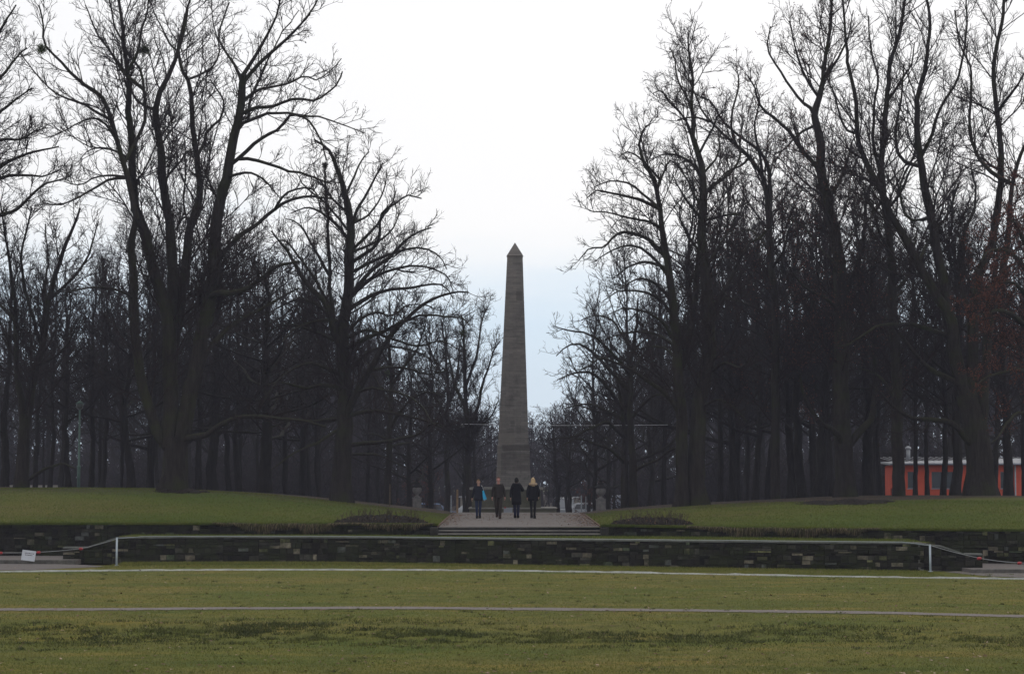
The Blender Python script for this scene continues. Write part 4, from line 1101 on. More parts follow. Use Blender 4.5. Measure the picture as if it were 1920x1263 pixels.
# further ranks, left and right of the avenue, closing in behind the obelisk
rr = random.Random(77)
def far_tree(x, y, top, zone):
    z = float(H_up(x, y)); vi = rr.randrange(6); sp = VAR[vi][0]
    zt_ = CAMZ + (905-top)*y/FPX; hs = (zt_-z)/sp['h']*rr.uniform(.9, 1.06)
    plant(vi, x, y, hs, max(hs, .6)*rr.uniform(.5, 1.1), 'bare tree deep in the dim wood %s' % zone, 'bare trees deep in the wood %s' % zone, z=z)
sky_l = pl([-200,0,150,330,480,600,700,760,800,850,900,940,975], [420,480,500,470,450,520,600,650,690,730,752,765,772])
sky_r = pl([985,1020,1060,1120,1200,1280,1400,1500,1700,1920,2100], [772,765,745,700,590,500,420,370,380,400,400])
for rank, (d, step) in enumerate(((124,3.6),(140,4.2),(158,5.0),(180,6.0),(206,7.0),(236,8.0))):
    half = d*1040/FPX; x = -half
    gap = [9,8.5,8.0,7.5,5.5,2.0][rank]
    while x < half:
        xx = x + rr.uniform(-.6,.6)*step; yy = d + rr.uniform(-.5,.5)*14
        if abs(xx - .1) > gap:
            px = 960 + xx/yy*FPX
            if not (1640 < px and yy < 140):
                top = (sky_l if px < 980 else sky_r)(px)
                far_tree(xx, yy, float(top) + rr.uniform(-5, 45), side(px) + ' of the avenue')
        x += step
for px_, d_, vi_, tp_, lb_ in ((1045,150,1,772,'slim trunk right beside the obelisk platform, hiding part of the pale van'),(1072,148,0,768,'trunk between the pale van and the narrow kiosk'),(1101,156,3,762,'thin trunk right in front of the white parked car'),(1066,165,3,770,'thin trunk just right of the pale van'),(872,160,3,740,'thin trunk in front of the beige kiosk'),(893,158,1,760,'trunk just left of the obelisk foot')):
    p = P(px_, 930, d_); z = float(H_up(p[0], d_)); h_ = (P(px_, tp_, d_)[2]-z)/VAR[vi_][0]['h']; plant(vi_, p[0], d_, h_, .75, lb_, 'trunks near the obelisk', z=z)
# far-off wood closing the view, with its undergrowth: one mass
def bush_limbs(g, h=5.):
    out = []
    for i in range(9):
        az = g.random()*6.28; el = R(g.uniform(35, 85)); D = np.array([math.cos(az)*math.cos(el), math.sin(az)*math.cos(el), math.sin(el)])
        L = h*g.uniform(.6, 1.1); q = np.zeros((8, 4)); q[:, 3] = .05*(1-.85*np.linspace(0, 1, 8)); q[0, :2] = g.normal(size=2)*.5
        for a in range(1, 8):
            D = unit(D + g.normal(size=3)*.12); q[a, :3] = q[a-1, :3] + D*L/7
        out.append(q)
    return out
FARV = []
for i in range(5):
    g = np.random.default_rng(700+i); h = (18, 16, 20, 15, 17)[i]
    t_, c_, _ = grow_tree(g, forest_limbs(g, h=h, r=.22, first=(.12,.2,.3,.1,.15)[i], nl=16, lim=.34), .45, .42, tipr=.022, low=1.5, dcap=0)
    FARV.append((h, merge([t_, c_])))
BUSH = []
for i in range(4):
    g = np.random.default_rng(750+i)
    t_, c_, _ = grow_tree(g, bush_limbs(g), 1.0, .8, tipr=.016, low=.1, dcap=0)
    BUSH.append(merge([t_, c_]))
def placed(vf, x, y, z, s, sz, a):
    v, f = vf; c_, s_ = math.cos(a), math.sin(a)
    return np.c_[(v[:,0]*c_-v[:,1]*s_)*s + x, (v[:,0]*s_+v[:,1]*c_)*s + y, v[:,2]*sz + z], f
g = np.random.default_rng(900); allp = []
for i in range(310):
    px = g.uniform(-80, 2000) if i > 40 else g.uniform(840, 1090); d = g.uniform(255, 330); x = (px-960)/FPX*d
    h = (905-(sky_l if px < 980 else sky_r)(px))*d/FPX*.92 + 3.2; h = float(np.clip(h, 9, 27))*g.uniform(.8, 1.02)
    hv, vf = FARV[int(g.integers(0, 5))]
    allp.append(placed(vf, x, d, -.5, max(h/hv, .9)*1.15, h/hv, g.uniform(0, 6.28)))
V, F = merge(allp)
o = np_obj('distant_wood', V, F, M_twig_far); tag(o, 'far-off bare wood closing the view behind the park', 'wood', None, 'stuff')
allp = []
for i in range(420):
    d = g.uniform(150, 262); px = g.uniform(-80, 2000); x = (px-960)/FPX*d
    if abs(x) < 11 and d < 235: continue
    allp.append(placed(BUSH[int(g.integers(0, 4))], x, d, float(H_up(x, d))-.1, g.uniform(1.0, 1.7), g.uniform(.8, 1.35), g.uniform(0, 6.28)))
V, F = merge(allp)
o = np_obj('undergrowth', V, F, M_twig_far); tag(o, 'bare thicket of shrubs between the far trunks', 'undergrowth', None, 'stuff')

# ------------------------------------------------------------------ winter haze
hz = MB(); hz.box(-420, 420, -25, 700, -3.2, 40)
hm = bpy.data.materials.new('haze'); hm.use_nodes = True; ht = hm.node_tree; ht.nodes.clear()
ho = nn(ht, 'ShaderNodeOutputMaterial'); hv = nn(ht, 'ShaderNodeVolumePrincipled')
hv.inputs['Color'].default_value = (.78, .80, 1.0, 1); hv.inputs['Density'].default_value = HAZE
ht.links.new(hv.outputs[0], ho.inputs['Volume'])
o = hz.build('haze', hm); tag(o, 'thin blue winter haze in the air', 'haze', None, 'stuff')

# ------------------------------------------------------------------ urns, posts, lamp, wire
M_urn = simple('urn_stone', (.18,.17,.165), (.10,.095,.092), 5, .9, .15, .4)
M_urntop = simple('urn_lid_stone', (.024,.023,.023), (.013,.012,.012), 5, .9, .15, .4)
def on_ground(px, d): 
    p = P(px, 930, d); return (float(p[0]), d, float(H_up(p[0], d)))
for px, lab in ((782, 'carved stone urn with pointed lid on a plinth left of the gravel walk'), (1126.5, 'carved stone urn with pointed lid on a plinth right of the gravel walk')):
    b = on_ground(px, 103); o = empty('stone_urn', b); tag(o, lab, 'urn', 'stone urns flanking the walk')
    S = (P(px, 896, 103)[2] - b[2]) / 1.9
    sc = lambda pr: [(r*S, z*S) for r, z in pr]
    mb = MB(); w = .27*S; mb.box(-w,w,-w,w,-.1,.60*S); mb.box(-w-.03,w+.03,-w-.03,w+.03,.602*S,.66*S); mb.build('plinth', M_urn, o, bevel=.012)
    mb = MB(); mb.lathe(sc([(.20,.66),(.21,.70),(.12,.76),(.09,.82),(.13,.87),(.24,.95),(.29,1.06),(.30,1.18),(.27,1.26),(.25,1.31)]), 20); mb.build('bowl', M_urn, o, True)
    mb = MB(); mb.lathe(sc([(.33,1.31),(.35,1.34),(.33,1.40),(.22,1.48),(.17,1.56),(.19,1.60),(.12,1.66)]), 20); mb.build('lid', M_urntop, o, True)
    mb = MB(); mb.lathe(sc([(.07,1.655),(.10,1.73),(.085,1.80),(.03,1.86),(.012,1.90)]), 14); mb.build('finial', M_urntop, o, True)
M_wood = simple('raw_wood', (.27,.185,.115), (.16,.11,.07), 9, .85)
M_oldwood = simple('old_wood', (.13,.10,.07), (.07,.055,.04), 9, .9)
M_greypost = simple('grey_post', (.24,.255,.28), (.16,.175,.19), 9, .6)
for px, d, yt, w, mat, nm, lab in ((857.5,101,917,.052,M_wood,'wooden_post','square raw timber post beside the left end of the obelisk platform'),
        (846,101,928,.038,M_greypost,'marker_post','slim grey post just left of the timber post'),
        (731,99,907,.03,M_oldwood,'wooden_stake','thin weathered tree stake left of the left urn'),
        (1090,101,928,.038,M_greypost,'marker_post','slim pale post left of the right urn'),
        (1098.5,104,930,.028,M_greypost,'marker_post','second slim pale post right beside the right urn')):
    b = on_ground(px, d); t = P(px, yt, d)[2]-b[2]; o = empty(nm, b); tag(o, lab, 'post')
    mb = MB(); mb.hexa([(-w,-w,-.2),(w,-w,-.2),(w,w,-.2),(-w,w,-.2)], [(-w*.92,-w*.92,t-.03),(w*.92,-w*.92,t-.03),(w*.92,w*.92,t-.03),(-w*.92,w*.92,t-.03)]); mb.build('post_shaft', mat, o, bevel=.006)
    mb = MB(); mb.hexa([(-w,-w,t-.028),(w,-w,t-.028),(w,w,t-.028),(-w,w,t-.028)], [(-w*.5,-w*.5,t),(w*.5,-w*.5,t),(w*.5,w*.5,t),(-w*.5,w*.5,t)]); mb.build('post_cap', mat, o)
M_green = simple('green_paint', (.075,.125,.105), (.045,.08,.068), 3, .6, .3)
b = on_ground(147, 103); t = P(147, 768, 103)[2]-b[2]
o = empty('street_lamp', b); tag(o, 'tall green painted lamp post in the wood on the left', 'street lamp')
mb = MB(); mb.tube([(0,0,-.2),(0,0,1.1),(0,0,1.12),(0,0,t)], [.085,.085,.062,.045], 12); mb.build('pole', M_green, o, True)
mb = MB(); mb.lathe([(.075,1.0),(.10,1.05),(.10,1.12),(.07,1.16)], 12); mb.build('collar', M_green, o, True)
M_lampglass = simple('lamp_glass', (.05,.055,.05), (.03,.035,.03), 3, .3, .5)
mb = MB(); mb.lathe([(.06,t),(.16,t+.10),(.18,t+.30)], 14); mb.build('lamp_glass', M_lampglass, o, True)
mb = MB(); mb.lathe([(.22,t+.30),(.16,t+.38),(.04,t+.46)], 14); mb.build('lamp_hood', M_green, o, True)

M_cable = simple('cable', (.55,.56,.58), (.42,.43,.45), 2, .5)
p0 = P(866, 794.5, 127.); p1 = P(1252, 796, 115); p0 = np.array(p0); n = 30
o = empty('overhead_cable', tuple(p0)); tag(o, 'pale cable strung between the trees behind the obelisk', 'cable')
mb = MB(); mb.tube([tuple((p1-p0)*s - np.array([0,0,.06*4*s*(1-s)])) for s in np.linspace(0,1,n)], .011, 5); mb.build('strand', M_cable, o, True)
o2 = empty('hanging_lamp', tuple(p0)); tag(o2, 'small white lamp hanging at the left end of the overhead cable', 'lamp')
mb = MB(); mb.lathe([(.03,-.06),(.10,-.12),(.16,-.24),(.15,-.27)], 12, (.02,0,.06)); mb.build('lamp_shade', M_lampglass, o2, True)
mb = MB(); mb.tube([(.02,0,.03),(.02,0,-.03)], .02, 6); mb.build('hook', M_cable, o2, True)

# ------------------------------------------------------------------ red building
BD = 130.
M_red = simple('red_render', (.64,.112,.062), (.50,.088,.050), 1.2, .85, .15, .05)
M_roofm = simple('roof_sheet', (.33,.34,.36), (.20,.21,.23), 1.5, .5, .4)
M_winglass = simple('window_glass', (.025,.028,.035), (.015,.017,.02), 2, .12, .5)
M_frame = simple('window_frame', (.10,.11,.14), (.07,.08,.10), 3, .5)
M_sill = simple('window_sill', (.26,.27,.32), (.2,.21,.25), 3, .5)
M_doorc = simple('door_blue', (.08,.10,.13), (.06,.075,.10), 3, .6)
bx = lambda px, y=905: float(P(px, y, BD)[0]); bz = lambda y: float(P(1700, y, BD)[2])
g0 = 0.35; ob_ = empty('red_building', (bx(1676), BD, g0)); tag(ob_, 'low red rendered pavilion with pale metal roof behind the trees on the right', 'building')
SXE = float(P(1661, 905, BD+6.5)[0]) - ob_.location.x; ox0, oz0 = ob_.location.x, ob_.location.z
X = lambda px: bx(px)-ox0; Zb = lambda y: bz(y)-oz0
top = Zb(871); xr = X(2060); dpt = 6.5
wins = [(1702,1716),(1747,1795),(1876,1892),(1940,1985)]; zs0, zs1 = Zb(915), Zb(884)
# front wall with real openings
mb = MB(); x = 0.
for a, b in wins:
    mb.box(x, X(a), 0, .28, -.4, top); mb.box(X(a), X(b), 0, .28, -.4, zs0); mb.box(X(a), X(b), 0, .28, zs1, top); x = X(b)
mb.box(x, xr, 0, .28, -.4, top)
# left side wall runs back, with door opening
sxl = X(1660)   # splayed side
def sidebox(t0, t1, z0, z1):
    A = np.array([0, 0.]); Bv = np.array([SXE, dpt]); a = A+(Bv-A)*t0; b = A+(Bv-A)*t1
    mb.hexa([(a[0],a[1],z0),(b[0],b[1],z0),(b[0]+.28,b[1],z0),(a[0]+.28,a[1],z0)], [(a[0],a[1],z1),(b[0],b[1],z1),(b[0]+.28,b[1],z1),(a[0]+.28,a[1],z1)])
sidebox(0.0,.14,-.4,top-.002); sidebox(.14,.40,2.25,top-.002); sidebox(.40,1.,-.4,top-.002)
mb.box(SXE, xr, dpt, dpt+.28, -.4, top-.05)
mb.build('wall', M_red, ob_)
mb = MB(); A = np.array([0,0.]); Bv = np.array([SXE, dpt]); a = A+(Bv-A)*.14; b = A+(Bv-A)*.40
mb.hexa([(a[0]+.08,a[1],-.3),(b[0]+.08,b[1],-.3),(b[0]+.14,b[1],-.3),(a[0]+.14,a[1],-.3)],[(a[0]+.08,a[1],2.24),(b[0]+.08,b[1],2.24),(b[0]+.14,b[1],2.24),(a[0]+.14,a[1],2.24)])
dr = mb.build('door', M_doorc, ob_)
mb = MB(); c_ = a+(b-a)*.2; mb.tube([(c_[0]+.02,c_[1],1.0),(c_[0]+.02,c_[1],1.14)], .02, 6); mb.build('handle', M_sill, dr)
for a, b in wins:
    w_ = X(b)-X(a)
    mb = MB(); f = .05
    mb.box(X(a),X(a)+f,.08,.14,zs0,zs1); mb.box(X(b)-f,X(b),.08,.14,zs0,zs1); mb.box(X(a)+f,X(b)-f,.08,.14,zs0,zs0+f); mb.box(X(a)+f,X(b)-f,.08,.14,zs1-f,zs1)
    if w_ > .9: mb.box((X(a)+X(b))/2-.025,(X(a)+X(b))/2+.025,.08,.14,zs0+f,zs1-f)
    wn = mb.build('window', M_frame, ob_)
    mb = MB(); mb.box(X(a)+.02,X(b)-.02,.105,.115,zs0+.02,zs1-.02); mb.build('pane', M_winglass, wn)
    mb = MB(); mb.box(X(a)-.05,X(b)+.05,-.07,.10,zs0-.055,zs0-.003); mb.build('sill', M_sill, wn)
mb = MB(); rt = Zb(857)+.02
mb.hexa([(-.3,-.35,top-.02),(xr+.3,-.35,top),(xr+.3,dpt+.6,rt),(SXE-.3,dpt+.6,rt-.35)], [(-.3,-.35,top+.12),(xr+.3,-.35,top+.12),(xr+.3,dpt+.6,rt+.1),(SXE-.3,dpt+.6,rt-.25)])
for i in range(34):
    xx = .2 + i*.4
    if xx < xr: mb.hexa([(xx,-.33,top+.12),(xx+.05,-.33,top+.12),(xx+.05,dpt+.5,rt+.085),(xx,dpt+.5,rt+.085)],[(xx,-.33,top+.135),(xx+.05,-.33,top+.135),(xx+.05,dpt+.5,rt+.105),(xx,dpt+.5,rt+.105)])
rf = mb.build('roof', M_roofm, ob_)
mb = MB(); mb.tube([(-.28,-.42,top+.04),(xr+.2,-.42,top+.04)], .06, 8); mb.build('gutter', M_sill, ob_, True)
cx0 = X(1721); mb = MB(); zc = Zb(852); mb.tube([(cx0,3.,zc-.3),(cx0,3.,Zb(841))], .13, 12); mb.lathe([(.20,0),(.19,.12),(.05,.20)], 12, (cx0,3.,Zb(841)+.03)); mb.build('flue', M_roofm, rf, True)
mb = MB(); cx0 = X(1739); mb.tube([(cx0,3.,Zb(862)),(cx0,3.,Zb(818))], .02, 6); mb.build('antenna', M_sill, rf, True)
mb = MB(); cx0 = X(1903); mb.tube([(cx0,-.12,-.3),(cx0,-.12,top)], .05, 8); mb.build('downpipe', M_white, ob_, True)

# ------------------------------------------------------------------ parked cars and small buildings glimpsed beyond the park
M_tyre = simple('tyre', (.03,.03,.032), (.02,.02,.02), 5, .8)
M_rim = simple('rim', (.35,.36,.37), (.2,.2,.2), 5, .4)
def car(px, d, col, lab, rz=0., van=False):
    p = P(px, 930, d); b = (float(p[0]), d, float(H_up(p[0], d))); o = empty('parked_car', b, rz); tag(o, lab, 'car', 'vehicles parked beyond the park')
    m = simple('car_paint', col, tuple(c*.85 for c in col), 1, .35, .5)
    h1, h2, L, w = (1.0, 1.95, 2.3, .88) if van else (.82, 1.42, 2.1, .82)
    prof = [(-L,.30),(-L,h1*.86),(-L+.15,h1),(L-.9,h1),(L-.1,h1*.78),(L,.52),(L,.30)]
    bm_ = bmesh.new()
    def prism(bm_, prof, y0, y1, inset=0):
        A = [bm_.verts.new((x, y0+(inset if z > h1+.05 else 0), z)) for x, z in prof]; Bv = [bm_.verts.new((x, y1-(inset if z > h1+.05 else 0), z)) for x, z in prof]
        bm_.faces.new(A); bm_.faces.new(list(reversed(Bv))); n = len(prof)
        for i in range(n): bm_.faces.new([A[i], Bv[i], Bv[(i+1)%n], A[(i+1)%n]])
    prism(bm_, prof, -w, w)
    cab = [(-L+.1,h1+.005),(-L+.3 if van else -L+.75,h2-.05),(-L+.5 if van else -L+1.0,h2),(L-1.8,h2),(L-1.55,h2-.05),(L-.95,h1+.005)]
    prism(bm_, cab, -w+.03, w-.03, .13)
    mb = MB(); mb.bm.free(); mb.bm = bm_; mb.build('body', m, o, bevel=.03)
    # glasshouse windows stand 3 mm proud of the cabin sides
    for s in (-1, 1):
        mb = MB(); y = s*(w-.03)
        zA, zB = h1+.07, h2-.12
        f = lambda z: y - s*.13*(z-h1)/(h2-h1)*1.02 + s*.02
        for xa, xb in ((-L+.75, -.25), (-.15, L-1.45)):
            mb.hexa([(xa-.12,f(zA)-.01,zA),(xb+.12,f(zA)-.01,zA),(xb+.12,f(zA)+.01,zA),(xa-.12,f(zA)+.01,zA)],[(xa+.1,f(zB)-.01,zB),(xb-.02,f(zB)-.01,zB),(xb-.02,f(zB)+.01,zB),(xa+.1,f(zB)+.01,zB)])
        mb.build('side_window', M_winglass, o)
        for xx in (-L+.75, L-.75):
            mb = MB(); mb.tube([(xx, s*(w-.2), .32),(xx, s*(w+.01), .32)], .32, 18); wl = mb.build('wheel', M_tyre, o)
            mb = MB(); mb.tube([(xx, s*(w-.1), .32),(xx, s*(w+.025), .32)], .2, 12); mb.build('rim', M_rim, wl)
    return o
car(812, 176, (.10,.16,.30), 'blue parked car glimpsed right of the left urn', R(8))
car(1108, 178, (.36,.38,.42), 'white parked car glimpsed beside the right urn', R(-5))
car(1056, 182, (.28,.30,.33), 'pale parked van glimpsed right of the obelisk platform', R(95), van=True)
car(1166, 186, (.26,.29,.36), 'silver parked van glimpsed behind the low tree right of the urn', R(80), van=True)
car(898, 190, (.45,.48,.52), 'light parked car half hidden behind the obelisk platform', R(0))
M_beige = simple('beige_render', (.26,.245,.225), (.20,.185,.165), 1, .85)
for px0, px1, yt, d, lab in ((863, 884, 930, 196, 'small pale beige kiosk glimpsed right of the timber post'), (1078, 1088, 931, 198, 'narrow pale kiosk glimpsed left of the right urn')):
    a = P(px0, yt, d); b = P(px1, yt, d); z = float(H_up(a[0], d)); o = empty('kiosk', (float(a[0]), d, z)); tag(o, lab, 'kiosk')
    w_ = b[0]-a[0]; h_ = a[2]-z
    mb = MB(); mb.box(0,w_,0,2.2,-.2,h_-.12); mb.build('wall', M_beige, o)
    mb = MB(); mb.box(-.15,w_+.15,-.15,2.35,h_-.118,h_); mb.build('roof', M_roofm, o, bevel=.02)
    mb = MB(); mb.box(w_*.52,w_*.56+.04,-.03,-.003,.1,h_-.3); mb.build('door_gap', M_frame, o)
# pale fence far away at the left edge
o = empty('pale_fence', tuple(P(-60, 915, 150)[:2]) + (0.4,)); tag(o, 'low pale fence far off between the trunks at the left edge', 'fence')
x1 = P(124, 915, 150)[0]-o.location.x; zt_ = P(0, 909, 150)[2]-.4
mb = MB(); mb.box(0,x1,-.02,.02,zt_-.22,zt_); mb.build('rail', M_beige, o)
mb = MB()
for i in range(14): mb.box(i*x1/13-.05,i*x1/13+.05,.025,.12,-.3,zt_+.05)
mb.build('palings', M_beige, o)

# ------------------------------------------------------------------ rose beds
gb = np.random.default_rng(333)
M_stem = simple('rose_stem', (.075,.060,.035), (.040,.035,.020), 9, .9)
for px, w_px, d, lab in ((716, 180, 79.6, 'bed of bare soil with pruned rose stems left of the steps'), (1222, 160, 78.9, 'bed of bare soil with pruned rose stems right of the steps')):
    c = P(px, 970, d); a = w_px/FPX*d/2; o = empty('rose_bed', (float(c[0]), d, float(H_up(c[0], d)))); tag(o, lab, 'flower bed', 'rose beds beside the steps')
    nx, ny = 70, 26; XX, YY = np.meshgrid(np.linspace(-1,1,nx), np.linspace(-1,1,ny)); rr_ = np.sqrt((np.abs(XX))**2.6 + YY**2)
    hgt = .26*np.clip(1-rr_**2.2, -.2, 1)**1 ; base = H_up(c[0]+XX*a, d+YY*1.7) - o.location.z
    Z = base + np.where(rr_ < 1, hgt + gb.normal(size=XX.shape)*.035, -.08)
    V = np.stack([XX*a, YY*1.7, Z], -1).reshape(-1, 3); i = np.arange(ny-1)[:,None]*nx + np.arange(nx-1)[None,:]
    np_obj('soil_mound', V, np.stack([i,i+1,i+nx+1,i+nx],-1).reshape(-1,4), M_soil, o, smooth=False)
    k = 95; P1 = []; R1_ = []
    while len(P1) < k:
        x, y = gb.uniform(-.93,.93), gb.uniform(-.9,.9)
        if x*x + y*y > .85: continue
        z0 = .26*(1-(abs(x)**2.6+y*y)**1.1) + float(H_up(c[0]+x*a, d+y*1.7)) - o.location.z - .05
        D = unit(np.array([gb.normal()*.3, gb.normal()*.3, 1.])); q = np.zeros((6,3)); q[0] = (x*a, y*1.7, z0)
        for s_ in range(1, 6): D = unit(D + gb.normal(size=3)*.12); q[s_] = q[s_-1] + D*(gb.uniform(.18,.52)/5)
        P1.append(q); R1_.append(np.linspace(.011,.005,6))
    P1 = np.array(P1); R1_ = np.array(R1_)
    A = spawn(gb, P1, R1_, 9., .2, (25,60), .5, 4, .15, .05, .7, .004, lmin=.08, lmax=.25)
    V, F = merge([tubes(P1, R1_, 4), tubes(A[0], A[1], 3)])
    tag(np_obj('rose_stems', V, F, M_stem, o), None, None, None, 'stuff')
    lf = np.stack([gb.uniform(-.9,.9,900)*a, gb.uniform(-.85,.85,900)*1.7, np.zeros(900)], -1)
    lf[:,2] = H_up(c[0]+lf[:,0], d+lf[:,1]) - o.location.z + .27*np.clip(1-((np.abs(lf[:,0])/a)**2.6+(lf[:,1]/1.7)**2)**1.1,0,1)
    l_ = leaf_obj('leaf_litter', lf[:230], 230, M_leaf, o, gb, .035, .01); l_['kind'] = 'stuff'

# ------------------------------------------------------------------ mistletoe and nest in the crowns
def clump(px, py, d, r, lab, mat=M_mist, name='mistletoe'):
    g = np.random.default_rng(int(px)); c = P(px, py, d); n = 130
    D = unit(g.normal(size=(n,3))); Pn = D[:,None,:]*np.linspace(0,1,5)[None,:,None]*r*(.75+.25*g.random((n,1,1))) + g.normal(size=(n,5,3))*r*.07
    Pn[:,0] = 0; V, F = tubes(Pn, np.tile(np.linspace(.012,.006,5),(n,1)), 3)
    o = empty(name, tuple(float(q) for q in c)); tag(o, lab, name.replace('_',' ')); np_obj('twigs', V, F, mat, o)
    if name == 'mistletoe': leaf_obj('leaves', Pn[:,2:].reshape(-1,3), 420, mat, o, g, .03, .03)
clump(78, 93, 87.7, .30, 'ball of mistletoe high at the far left of the giant tree')
clump(270, 95, 91.5, .32, 'ball of mistletoe high in the middle of the giant tree')
clump(609, 310, 98, .20, 'dark twig nest at the top of a thin stem of the broad linden', M_twig, 'bird_nest')
clump(868, 625, 128, .32, 'ball of mistletoe in the tree nearest the obelisk')
clump(729, 700, 112, .26, 'small ball of mistletoe in the slender tree')

# ------------------------------------------------------------------ rust leaved shrubs far behind
for px, d, h, lab in ((800, 150, 3.2, 'young beech with orange withered leaves right of the left urn'), (1105, 152, 2.6, 'young beech with orange withered leaves behind the right urn'), (770,158,2.4,'small orange leaved shrub behind the left urn')):
    g = np.random.default_rng(int(px)+5); b = on_ground(px, d)
    t_, c_, tw = grow_tree(g, forest_limbs(g, h=h, r=.05, first=.1, nl=14, lim=.5), 1.0, .8, tipr=.008, low=.1, dcap=0)
    add_tree('young_beech', b, t_, c_, M_bark2, M_twig_far, lab, None, .2, .05, g, tw, M_leafred, 1500)

# ------------------------------------------------------------------ grass, leaves
def blades(name, X, Y, Z, mat, hgt, wid, lab, g, lean=.5):
    n = len(X); a = g.random(n)*6.28; h = hgt*(.5+g.random(n)); w = wid*(.6+.8*g.random(n))
    dx, dy = np.cos(a)*w, np.sin(a)*w; lx, ly = g.normal(size=n)*h*lean, g.normal(size=n)*h*lean
    V = np.stack([np.c_[X-dx, Y-dy, Z-.01], np.c_[X+dx, Y+dy, Z-.01], np.c_[X+lx, Y+ly, Z+h]], 1).reshape(-1, 3)
    return tag(np_obj(name, V, np.arange(n*3).reshape(-1, 3), mat, None, smooth=False), lab, 'grass', None, 'stuff')
g = np.random.default_rng(42)
def in_view(n, y0, y1, p=1.0):
    y = y0 + (y1-y0)*g.random(n)**p; x = (g.random(n)*2-1)*y*.272; return x, y
trs = smooth_path(tr, 8); try_ = lambda x: np.interp(x, trs[:,0], trs[:,1])
def vnoise(x, y, f, seed):
    q = np.random.default_rng(seed).random((256, 256)); X_, Y_ = x*f + 60., y*f + 60.
    i, j = np.floor(X_).astype(int), np.floor(Y_).astype(int); u, v = sstep(X_-i), sstep(Y_-j)
    A = lambda a, b: q[a % 256, b % 256]
    return (A(i,j)*(1-u)+A(i+1,j)*u)*(1-v) + (A(i,j+1)*(1-u)+A(i+1,j+1)*u)*v
def fbm(x, y, f, seed): return .5*vnoise(x,y,f,seed)+.3*vnoise(x,y,2.1*f,seed+1)+.2*vnoise(x,y,4.3*f,seed+2)
def clumpy(x, y, th=.0):
    v = np.sin(x*2.1+np.sin(y*1.7)*2)+np.sin(y*2.9+np.sin(x*1.3)*2)+np.sin(x*5.3+y*4.1)*.7
    return v > th
x, y = in_view(330000, 29.5, 67.5, 1.5); k = np.abs(y - try_(x)) > .22 + .32*g.random(len(x)); x, y = x[k], y[k]
blades('lawn_grass', x, y, H_low(x, y), M_blade, .028, .006, 'short winter grass of the foreground lawn', g, .9)
# rough strip on the little bank; dark blades also paint in soil shadow
x = g.uniform(-13, 13, 170000); yb = 40.6 + 1.2*(fbm(x, x*0, .15, 5)-.5)*2 ; y = yb + g.normal(size=len(x))*1.25
dens_ = .40 + .4*np.exp(-((x+4.5)/5.)**2); n_ = .45*fbm(x*.45, y, 1.6, 9) + .55*fbm(x*.6, y*1.2, 6., 19)
k = (g.random(len(x)) < dens_) & (g.random(len(x)) < np.clip((n_ - (.49 - .05*dens_ + .035*np.abs(y-yb)))*9, 0, 1)); xk, yk = x[k], y[k]
blades('rough_grass', xk, yk, H_low(xk, yk), M_blade_dark, .055, .009, 'dark rough grass with painted-in soil shadow on the low bank across the foreground', g, .8)
# worn tufts and worm casts dotted over the whole lawn
x, y = in_view(260, 30, 66, 1.1); nb_ = 26; x = (x[:,None] + g.normal(size=(260,nb_))*.05).ravel(); y = (y[:,None] + g.normal(size=(260,nb_))*.06).ravel()
blades('turf_tufts', x, y, H_low(x, y), M_blade_dark, .045, .009, 'dark tufts and worm casts dotted over the lawn', g, .9)
# between kerb and wall and on the ledge
x = g.uniform(-20, 19.5, 60000); yl = np.interp(x, lwp[:,0], lwp[:,1]); y = yl - .05 - (g.random(len(x))**1.6)*5.2
kb_ = smooth_path(kb, 8); k = (y > np.interp(x, kb_[:,0], kb_[:,1])+.1) & (x > lw[3,0]+.3) & (x < lw[11,0]-.3); x, y = x[k], y[k]
blades('verge_grass', x, y, H_low(x, y), M_blade, .05, .009, 'grass verge at the foot of the low stone wall', g, .6)
x = g.uniform(lw[3,0], lw[11,0], 30000); y0_ = np.interp(x, lwp[:,0], lwp[:,1])+.40; y = y0_ + g.random(len(x))*(uw_y(x)-y0_-.1)
k = ~((x > SX0) & (x < SX1) & (y > ys0-.1)); x, y = x[k], y[k]
blades('ledge_grass', x, y, np.full(len(x), ZT+.03), M_blade_up, .05, .010, 'grass on the ledge between the two walls', g, .6)
# mounds
x = g.uniform(-26, 26, 260000); y = uw_y(x) + .03 + (g.random(len(x))**1.5)*19; k = ~((x > PX0-.1) & (x < PX1+.1)) & (np.abs(x) < y*.275) ; x, y = x[k], y[k]
blades('mound_grass', x, y, H_up(x, y), M_blade_up, .042, .009, 'grass covering the two mounds', g, .7)
x = np.r_[g.uniform(-21, SX0, 30000), g.uniform(SX1, 20, 30000)]; y = uw_y(x) - .03 + g.random(len(x))*.22
blades('wall_top_grass', x, y, uw_z(x)+.0, M_blade_up, .075, .009, 'grass fringe along the top of the upper walls', g, .6)
